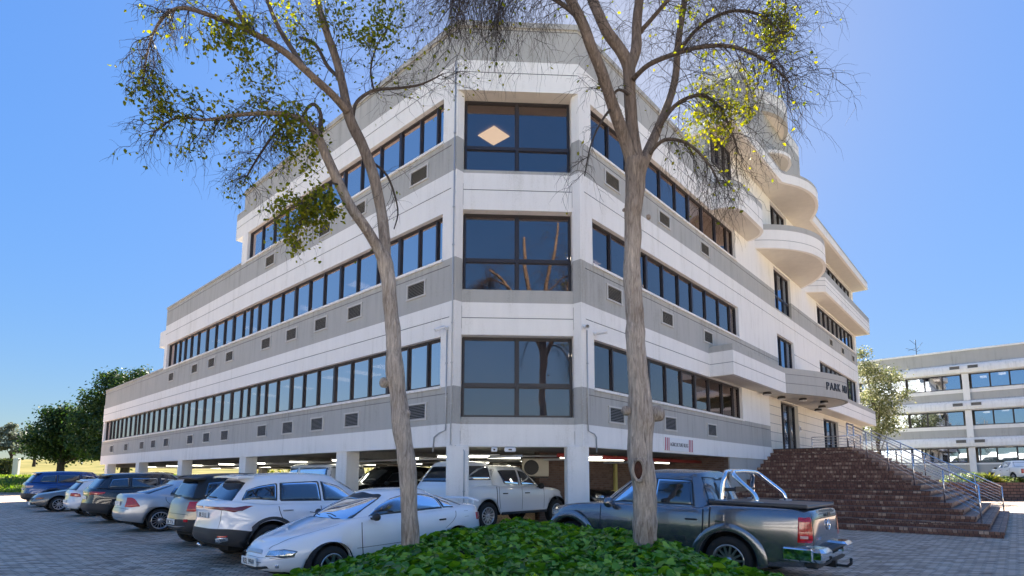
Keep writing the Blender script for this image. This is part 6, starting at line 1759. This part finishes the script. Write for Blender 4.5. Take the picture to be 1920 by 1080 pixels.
t1_leaf = [(640, 30, .42, 0.84, .6, .2), (700, 20, .40, 0.84, .6, 0), (560, 60, .35, 0.61, .6, .1), (450, 95, .38, 0.53, .5, -.9), (410, 130, .3, 0.38, .5, -1), (600, 165, .32, 0.61, .5, .2), (650, 240, .35, 0.68, .5, .1), (560, 250, .35, 0.46, .5, -.3),
           (585, 340, .62, 1.5, .9, -.5), (600, 405, .66, .42, .9, -.5), (560, 400, .40, .5, .9, -.6), (400, 200, .3, 0.30, .5, -.7), (520, 120, .3, 0.34, .5, 0), (300, 200, .3, 0.19, .5, -1.2), (500, 200, .3, 0.27, .5, -.4), (340, 260, .25, 0.23, .5, -.8), (760, 60, .3, 0.49, .6, .2)]
t1_cap = [(732, 718, .085, -1), (760, 775, .06, .3), (728, 560, .035, -.5)]
roadside_tree('roadside_tree', 'slender grey-barked tree in front of the white saloon, leaning left with thin foliage', t1_trunk, t1_br, t1_tw, t1_leaf, 8.2, 5, cap=t1_cap)

t2_trunk = [(1212, 1012, 26), (1210, 960, 25), (1206, 915, 25), (1201, 870, 27), (1201, 830, 26), (1202, 790, 29), (1199, 760, 26), (1195, 700, 22), (1191, 640, 21), (1188, 580, 20), (1186, 520, 19.5), (1186, 460, 18.5), (1186, 410, 19.5), (1188, 365, 21), (1190, 330, 23), (1192, 300, 26)]
t2_br = [
 [(1188, 318, 15), (1172, 268, 14.5, -.05), (1156, 222, 13.5, -.15), (1140, 176, 12.5, -.25), (1124, 130, 12, -.35), (1107, 85, 11.5, -.4), (1092, 45, 11, -.45), (1072, 5, 10.5, -.5), (1045, -40, 9.5, -.55), (1000, -100, 8, -.6), (940, -160, 6, -.7)],
 [(1194, 312, 17), (1186, 262, 15, .05), (1182, 215, 14.5, .05), (1180, 165, 14.5, .05), (1176, 125, 15, .05), (1160, 92, 13.5, 0), (1138, 62, 13, 0), (1120, 25, 12.5, 0), (1104, -20, 11.5, .1), (1090, -90, 9.5, .1), (1085, -180, 6, .1)],
 [(1178, 130, 12.5, .1), (1190, 95, 12, .15), (1192, 60, 11, .2), (1195, 20, 10.5, .25), (1201, -30, 9.5, .3), (1215, -110, 7.5, .4), (1225, -200, 5, .4)],
 [(1198, 318, 14, .05), (1216, 280, 12, .2), (1236, 232, 9.5, .35), (1255, 185, 8.5, .5), (1266, 140, 8, .6), (1268, 95, 8, .65), (1276, 40, 7.5, .7), (1288, -30, 6.5, .8), (1310, -120, 5, .9)],
 [(1186, 148, 6, -.05), (1214, 122, 5.2, -.25), (1260, 102, 4.8, -.45), (1310, 88, 4.2, -.6), (1365, 86, 3.6, -.7), (1415, 102, 3, -.8), (1455, 130, 2.2, -.85), (1480, 155, 1.4, -.9)],
 [(1196, 62, 5.5, .2), (1218, 38, 4.8, .1), (1242, 10, 4.4, 0), (1285, -40, 3.8, -.1), (1350, -70, 3, -.2), (1420, -60, 2.4, -.3), (1478, -10, 1.6, -.3)],
 [(1226, 255, 5, .3), (1262, 200, 4.6, .2), (1310, 178, 4, .1), (1345, 198, 3, .1), (1368, 240, 2.4, .1), (1385, 290, 1.4, .1)],
 [(1086, 35, 5, -.45), (1050, 5, 4.6, -.6), (1000, -20, 4.2, -.8), (940, -35, 3.6, -1), (880, -30, 3, -1.1), (838, -5, 2, -1.2)],
 [(1045, -40, 5, -.5), (990, -70, 4, -.5), (930, -60, 3.4, -.4), (890, -20, 2.6, -.4)],
 [(1268, 100, 5, .6), (1310, 50, 4.4, .5), (1370, 20, 3.6, .4), (1430, 30, 3, .3), (1470, 70, 2.2, .2)],
 [(1215, 290, 4.5, .1), (1245, 262, 4, -.1), (1290, 270, 3.2, -.2), (1330, 310, 2.4, -.3), (1350, 350, 1.4, -.3)],
 [(1148, 200, 3, -.2), (1128, 225, 2.4, -.3), (1108, 268, 1.8, -.4), (1095, 330, 1, -.5)],
 [(1182, 180, 3.6, 0), (1160, 168, 3, -.1), (1138, 182, 2.4, -.1), (1120, 150, 1.6, -.1)],
]
t2_tw = [(0, 25, .8, .006, .32, 2, .6), (1, 15, .8, .006, .18, 2, .5), (2, 24, .8, .006, .2, 2, .3), (3, 43, .85, .006, .22, 2, .4), (4, 57, .75, .0065, .22, 2, .25), (5, 53, .85, .0065, .30, 2, .3), (6, 57, .70, .006, .30, 2, .15), (7, 86, .90, .0065, .40, 2, .15), (8, 64, .90, .0065, .40, 2, .2), (9, 53, .85, .006, .25, 2, .2), (10, 36, .66, .006, .34, 2, .2), (11, 12, .5, .005, .35, 1, .2), (12, 10, .5, .005, .3, 1, .3)]
t2_leaf = [(1300, 185, .42, .13, .6, .1), (1350, 160, .40, .16, .6, .1), (1345, 230, .34, .12, .6, .1), (1390, 205, .22, .3, .6, .1), (1460, 60, .2, 1.0, .5, 0), (1440, 30, .18, .8, .5, .2), (1420, 140, .15, .6, .5, -.8), (1140, 150, .16, 2.4, .6, -.2), (1165, 210, .2, .9, .5, 0), (1290, 250, .25, .6, .5, 0), (1290, 10, .2, .5, .5, 0)]
t2_cap = [(1222, 775, .13, 1), (1180, 395, .03, -1), (1203, 408, .045, 1), (1180, 770, .08, -.6)]
r2 = roadside_tree('roadside_tree', 'thicker grey-barked tree in front of the dark pickup, with a hollow and drooping bare twigs', t2_trunk, t2_br, t2_tw, t2_leaf, 8.3, 9, rate=.010, cap=t2_cap)
# hollow in the second trunk: a ring of healed bark round a dark pit
c = unproj(1192, 880, 8.3) + Vector((-.01, -.215, 0)); mb = MB()
ring = []; 
for k in range(25):
    a = 2 * math.pi * k / 24; ring.append(c + Vector((.082 * math.cos(a), -.01 + .02 * abs(math.cos(a)), .145 * math.sin(a) * (1.0 if math.sin(a) > 0 else 1.15))))
mb.tube(ring, .026, 8, 0, cap=False)
mb.build('bark_ring', BK, r2, tuple(r2.location))
mb = MB(); mb.lathe([(.0, .001), (.0, .05), (-.01, .075), (-.03, .09)], c + Vector((0, -.004, -.01)), (0, -1, 0), 20, 0)
mb.v = [(q[0], q[1], c.z + (q[2] - c.z) * 1.55) for q in mb.v]
mb.build('hollow', pmat('rotten wood', (.06, .022, .012), .95, var=.5, vscale=22, bump=.8), r2, tuple(r2.location))

# ---- ivy bed
rnd = random.Random(3)
IVY = leaf_mat('ivy leaves', [(.03, .08, .010), (.075, .20, .018), (.15, .33, .028), (.36, .50, .06)], trans=.22, rough=.36, vscale=1.6)
bedL = [(-3.9, 5.4), (-3.50, 7.25), (-2.78, 8.25), (-1.55, 9.45), (-.80, 10.55), (-.45, 11.7)]
bedR = [(5.0, 5.4), (4.45, 7.2), (4.05, 7.95), (3.05, 9.0), (1.75, 10.15), (.55, 11.3)]
def edge_x(tab, y):
    ys_ = [p[1] for p in tab]; return float(np.interp(y, ys_, [p[0] for p in tab]))
def ivy_h(x, y):
    if y < 5.4 or y > 11.9: return 0
    a, b = edge_x(bedL, y), edge_x(bedR, y); d = min(x - a, b - x, (11.9 - y))
    if d <= 0: return 0
    t = min(1, d / .85); h = .60 * math.sqrt(1 - (1 - t) ** 2)
    h *= 1 + .16 * sstep((y - 7.2) / 1.4) 
    h += .07 * noise.noise(Vector((x * 1.6, y * 1.6, 0))) * t + .035 * noise.noise(Vector((x * 5, y * 5, 3))) * t
    h *= 1 - .62 * sstep((x - 1.5) / 2.6)
    h *= 1 - .40 * sstep((-.9 - x) / 1.8)
    return max(h, .02)
mb = MB(); NXI, NYI = 60, 44
gv = []
for j in range(NYI + 1):
    y = 5.4 + 6.4 * j / NYI; a, b = edge_x(bedL, y), edge_x(bedR, y)
    for i in range(NXI + 1):
        x = a + (b - a) * i / NXI; gv.append((x, y, gh(x, y) + ivy_h(x, y) - .08))
mb.add(gv, [(j * (NXI + 1) + i, j * (NXI + 1) + i + 1, (j + 1) * (NXI + 1) + i + 1, (j + 1) * (NXI + 1) + i) for j in range(NYI) for i in range(NXI)], 1, True)
def ivy_leaf(p, nrm, size):
    n = (nrm + Vector((rnd.gauss(0, .42), rnd.gauss(0, .42), rnd.gauss(0, .25)))).normalized()
    d = Vector((rnd.gauss(0, 1), rnd.gauss(0, 1) - .8, rnd.gauss(0, .3) - .5)); d = (d - n * d.dot(n))
    if d.length < .1: return
    d.normalize(); s = n.cross(d); w = size * rnd.uniform(.85, 1.05)
    fold = size * rnd.uniform(.03, .14)
    out = [(-.06, 0), (-.20, .22), (-.12, .42), (.12, .50), (.42, .42), (.72, .20), (1.0, 0)]
    vs = [p + d * (a * w) + s * (b * w) + n * (fold * (abs(b) * 2)) for a, b in out] + [p + d * (a * w) - s * (b * w) + n * (fold * (abs(b) * 2)) for a, b in out[1:-1]]
    mb.add(vs, [(0, 1, 2, 3, 4, 5, 6), (0, 6, 11, 10, 9, 8, 7)], 0, False)
cnt = 0
while cnt < 15000:
    y = 5.4 + 6.5 * rnd.random() ** 1.0; a, b = edge_x(bedL, y) - .04, edge_x(bedR, y) + .04; x = rnd.uniform(a, b)
    h = ivy_h(x, y); e = .06
    nrm = Vector((ivy_h(x - e, y) - ivy_h(x + e, y), ivy_h(x, y - e) - ivy_h(x, y + e), 2 * e * 1.0))
    nrm = nrm.normalized() if nrm.length > 0 else Vector((0, 0, 1))
    dens = .5 + .5 * noise.noise(Vector((x * 2.3, y * 2.3, 9)))
    if rnd.random() > .45 + dens: continue
    lift = rnd.uniform(-.06, .05) + .03 * dens
    ivy_leaf(Vector((x, y, gh(x, y) + h)) + nrm * lift, nrm, rnd.choice((.06, .075, .095, .12, .14)) * rnd.uniform(.85, 1.15)); cnt += 1
tag(mb.build('ivy_ground_cover', [IVY, pmat('ivy shade stems', (.015, .022, .010), .95, var=.4, vscale=12)]), 'mound of glossy green ivy round the two trees', 'ground cover', kind='stuff')

# ---- crowns made of leaf clumps
def crown_tree(name, label, base, blobs, trunkr, cols, leaf=.28, dens=1.0, trans=.25, seed=1, group=None, hang=0.0, trunk_top=None):
    global rnd
    rnd = random.Random(seed)
    root = empty(name, base, 0, label, 'tree', group); off = base; B = Vector(base)
    tt = trunk_top or max(b[2] for b in blobs) * .7
    mb = MB(); limb(mb, [(B + Vector((0, 0, -.3)), trunkr * 1.4), (B + Vector((.1, 0, tt * .3)), trunkr), (B + Vector((-.1, .1, tt * .7)), trunkr * .7), (B + Vector((0, 0, tt)), trunkr * .35)], 10, .1)
    for b in blobs:
        c = B + Vector(b[:3]); st_ = B + Vector((0, 0, min(b[2] * .55, tt * .8)))
        mb.tube([st_, (st_ + c) / 2 + Vector((0, 0, .15)), c], [trunkr * .4, trunkr * .22, trunkr * .07], 5, 0)
    mb.build('trunk', M['bark_dark'], root, off)
    mt = leaf_mat(name + ' leaf', cols, trans=trans, rough=.55, vscale=.35)
    lf = MB()
    for bx, by, bz, br in blobs:
        nclump = int(26 * br * br * dens) + 6
        for k in range(nclump):
            v = Vector((rnd.gauss(0, 1), rnd.gauss(0, 1), rnd.gauss(0, 1))).normalized()
            rr = br * (rnd.random() ** .4) * (1 + .22 * noise.noise(v * 2.2 + Vector((bx, by, bz))))
            cc = B + Vector((bx, by, bz)) + Vector((v.x * rr, v.y * rr, v.z * rr * .8)); cs = rnd.uniform(.22, .42) * (br ** .4)
            for q in range(int(rnd.uniform(9, 16))):
                p = cc + Vector((rnd.gauss(0, cs), rnd.gauss(0, cs), rnd.gauss(0, cs * .7) - hang * rnd.random()))
                n = (v + Vector((rnd.gauss(0, .7), rnd.gauss(0, .7), rnd.gauss(0, .6) + .5))).normalized(); s = n.cross(Vector((rnd.gauss(0, 1), rnd.gauss(0, 1), rnd.gauss(0, 1))))
                if s.length < .05: continue
                s.normalize(); t = n.cross(s); w = leaf * rnd.uniform(.6, 1.2)
                lf.add([p - s * w * .5, p - t * w * .3, p + s * w * .5, p + t * w * .3], [(0, 1, 2, 3)], 0)
    lf.build('crown', mt, root, off)
    return root
def gpt(px, py, d, h=0):
    q = unproj(px, py, d); return q
DG = [(.012, .028, .008), (.022, .05, .012), (.045, .085, .018), (.10, .14, .03)]
# large dark tree at the left, from its silhouette in the photograph
def tree_px(name, label, bx, byd, gz_, pxblobs, **kw):
    q = unproj(bx, 880, byd); base = (q.x, byd, gz_); bl = []
    for x, y, r, *dd in pxblobs:
        dd = dd[0] if dd else rnd.uniform(-1.2, 1.2); p = unproj(x, y, byd + dd); bl.append((p.x - base[0], dd, p.z - base[2], r / 1042.38 * byd))
    return crown_tree(name, label, base, bl, blobs_r(byd), **{k: v for k, v in kw.items()}) if False else crown_tree(name, label, base, bl, kw.pop('tr', .35), kw.pop('cols', DG), **kw)
rnd = random.Random(21)
tree_px('broad_tree', 'large dark broadleaf tree rising behind the far end of the left wing', 232, 58, .6,
        [(255, 745, 34), (225, 730, 38), (190, 755, 36), (250, 790, 40), (205, 800, 42), (165, 790, 34), (285, 760, 36), (300, 800, 40), (160, 830, 30), (240, 840, 40), (290, 845, 34), (200, 842, 30), (215, 712, 22), (262, 712, 24), (288, 718, 20)], leaf=.34, dens=1.7, tr=.4, seed=31)
tree_px('broad_tree', 'lower dark spreading tree at the left, in front of the pale far trees', 112, 62, 1.0,
        [(120, 800, 34), (90, 815, 30), (150, 815, 32), (75, 845, 24), (110, 845, 30), (140, 848, 26), (150, 785, 26), (100, 780, 20), (125, 775, 18), (62, 828, 16), (170, 850, 18)], leaf=.34, dens=1.7, tr=.35, seed=32)
PALE = [(.05, .065, .05), (.09, .11, .08), (.14, .16, .11), (.20, .21, .15)]
for i, (bx, d, bl) in enumerate([(18, 120, [(12, 815, 18), (30, 825, 16), (8, 838, 14), (36, 842, 12), (20, 800, 9)]), (62, 128, [(58, 810, 13), (45, 822, 13), (66, 826, 12), (52, 840, 12), (70, 842, 9)])]):
    tree_px('distant_tree', ['pale grey-green tree on the skyline at the left edge', 'pale grey-green tree on the skyline, second from the left edge'][i], bx, d, 2.9, bl, leaf=.7, dens=.35, tr=.3, cols=PALE, seed=40 + i, group='pale trees on the skyline')
# tree between the two buildings
tree_px('flowering_tree', 'pale yellow-green tree between the main building and the right-hand block', 1650, 45, .2,
        [(1640, 700, 24), (1665, 705, 22), (1650, 735, 26), (1625, 740, 22), (1640, 770, 26), (1665, 765, 24), (1650, 800, 24), (1672, 795, 18), (1620, 690, 18), (1615, 660, 12), (1690, 740, 14)], leaf=.20, dens=2.6, tr=.14, trans=.45,
        cols=[(.04, .055, .025), (.09, .105, .045), (.17, .17, .08), (.38, .36, .26)], seed=51)
# hedge and bushes behind the parking level and on the bank
def bush(name, label, c, r, cols, seed, leaf=.16, n=900, grp=None, spiky=False, cat='bush'):
    global rnd
    rnd = random.Random(seed); mb = MB(); C = Vector(c)
    for k in range(n):
        v = Vector((rnd.gauss(0, 1), rnd.gauss(0, 1), abs(rnd.gauss(0, 1)))).normalized(); rr = rnd.random() ** .4 * (1 + .25 * noise.noise(v * 3 + C))
        p = C + Vector((v.x * r[0] * rr, v.y * r[1] * rr, v.z * r[2] * rr))
        if spiky:
            d = (v + Vector((0, 0, .5))).normalized(); s = d.cross(Vector((rnd.gauss(0, 1), rnd.gauss(0, 1), .2))).normalized() * leaf * .09
            b = C + Vector((v.x * r[0] * .25, v.y * r[1] * .25, 0)); q = b.lerp(p, .5) + Vector((0, 0, .08))
            mb.add([b - s, b + s, q + s, q - s], [(0, 1, 2, 3)]); mb.add([q - s, q + s, p - Vector((0, 0, .05))], [(0, 1, 2)])
        else:
            s = Vector((rnd.gauss(0, 1), rnd.gauss(0, 1), rnd.gauss(0, 1))).normalized(); t = s.cross(v)
            if t.length < .05: continue
            t.normalize(); w = leaf * rnd.uniform(.6, 1.2); mb.add([p - s * w * .5, p - t * w * .3, p + s * w * .5, p + t * w * .3], [(0, 1, 2, 3)])
    mb.tube([C - Vector((0, 0, .2)), C + Vector((0, 0, r[2] * .6))], .04, 5, 1)
    o = mb.build(name, [leaf_mat(name + ' leaf%d' % seed, cols, trans=.4, vscale=.8), M['bark_dark']], None, tuple(c)); tag(o, label, cat, grp)
YG = [(.03, .05, .012), (.08, .10, .02), (.18, .17, .035), (.34, .29, .07)]
names = ['nearest the corner', 'second from the corner', 'third from the corner', 'fourth from the corner', 'fifth from the corner', 'sixth from the corner', 'at the far left end']
pts_b = [PLp(2, -20.5), PLp(7.5, -21), PLp(13, -20.5), PLp(19, -21), PLp(25, -20.5), PLp(31, -20), PLp(38.5, -13)]
for i, p in enumerate(pts_b):
    bush('sunlit_bush', 'sunlit yellow-green bush beyond the parking level, ' + names[i], (p[0], p[1], terrain(p[0], p[1])), (3.4, 3.0, 3.2), YG, 60 + i, leaf=.30, n=1500, grp='sunlit bushes beyond the parking level')
for i, (x, d, r, sp, lab) in enumerate([(1796, 41.5, (1.2, .9, .7), False, 'low grey-green bush at the left end of the terrace planting'), (1830, 41.3, (1.2, .8, .8), False, 'green bush in the terrace planting below the column'),
        (1852, 41.2, (1.3, .9, 1.0), True, 'large spiky yellow-green plant in the terrace planting'), (1885, 41.2, (1.0, .8, .5), False, 'pale bush beside the white pickup on the terrace'), (1905, 41.1, (1.0, .8, .6), True, 'bright green spiky plant at the right edge of the terrace')]):
    q = unproj(x, 890, d); bush('terrace_plant', lab, (q.x, d, 1.25), r, YG if sp else [(.05, .09, .02), (.10, .15, .04), (.2, .24, .08), (.42, .42, .25)], 80 + i, leaf=.9 if sp else .16, n=420 if sp else 1100, grp='plants on the terrace', spiky=sp, cat='plant')
# clipped hedge and post on the bank at the far left
mb = MB(); rnd = random.Random(5)
q0, q1 = unproj(-40, 880, 70), unproj(27, 880, 70)
for k in range(2600):
    x = rnd.uniform(q0.x, q1.x); y = 70 + rnd.uniform(-.6, .6); z = terrain(x, y) + rnd.uniform(0, 2.3)
    s = Vector((rnd.gauss(0, 1), rnd.gauss(0, 1), rnd.gauss(0, 1))).normalized(); t = s.cross(Vector((rnd.gauss(0, 1), rnd.gauss(0, 1), .3))).normalized(); w = .35; p = Vector((x, y, z))
    mb.add([p - s * w * .5, p - t * w * .3, p + s * w * .5, p + t * w * .3], [(0, 1, 2, 3)])
tag(mb.build('clipped_hedge', leaf_mat('hedge leaf', [(.02, .04, .012), (.05, .07, .02), (.10, .11, .04), (.2, .18, .08)], trans=.3), None, (q0.x, 70, terrain(q0.x, 70))), 'dark clipped hedge on the bank at the left edge', 'hedge')
q = unproj(30, 880, 69); mb = MB(); zt = terrain(q.x, 69); mb.box((q.x, 69, zt + 1.1), (.7, .4, 2.6), 0, bev=.05); tag(mb.build('gate_pillar', M['tile'], None, (q.x, 69, zt)), 'pale square gate pillar at the end of the dark hedge', 'pillar')
# tufts on the grass bank
mb = MB(); rnd = random.Random(8)
for k in range(9000):
    y = 48.3 + 28 * rnd.random() ** 1.6; x = rnd.uniform(-1.02 * y, -.60 * y); z = terrain(x, y); h = rnd.uniform(.10, .32) * (1 + .5 * noise.noise(Vector((x * .4, y * .4, 0))))
    a = rnd.uniform(0, math.pi); s = Vector((math.cos(a), math.sin(a), 0)) * rnd.uniform(.05, .12); lean = Vector((rnd.gauss(0, .08), rnd.gauss(0, .08), 0)); p = Vector((x, y, z))
    mb.add([p - s, p + s, p + lean + s * .3 + Vector((0, 0, h)), p + lean - s * .3 + Vector((0, 0, h))], [(0, 1, 2, 3)])
o = mb.build('grass_tufts', leaf_mat('grass tuft', [(.05, .10, .015), (.11, .19, .03), (.22, .27, .05), (.42, .38, .12)], trans=.45, vscale=.3)); tag(o, 'rough grass growing on the bank at the left', 'grass', kind='stuff')

# fallen leaves on the paving
rnd = random.Random(77); mb = MB()
for k in range(520):
    if rnd.random() < .6: x, y = rnd.gauss(-1, 3.5), rnd.uniform(5.5, 13)
    else: x, y = rnd.uniform(-16, 12), rnd.uniform(6, 24)
    a = rnd.uniform(0, 6.28); d = Vector((math.cos(a), math.sin(a), rnd.uniform(-.1, .25))); s = Vector((-math.sin(a), math.cos(a), rnd.uniform(-.2, .2))); w = rnd.uniform(.03, .06); p = Vector((x, y, gh(x, y) + .012))
    mb.add([p, p + d * w * .4 + s * w * .35, p + d * w, p + d * w * .4 - s * w * .35], [(0, 1, 2, 3)])
tag(mb.build('fallen_leaves', leaf_mat('dry leaf', [(.10, .06, .025), (.22, .15, .05), (.38, .30, .10), (.5, .44, .2)], trans=.1)), 'small dry leaves scattered on the brick paving', 'leaf litter', kind='stuff')
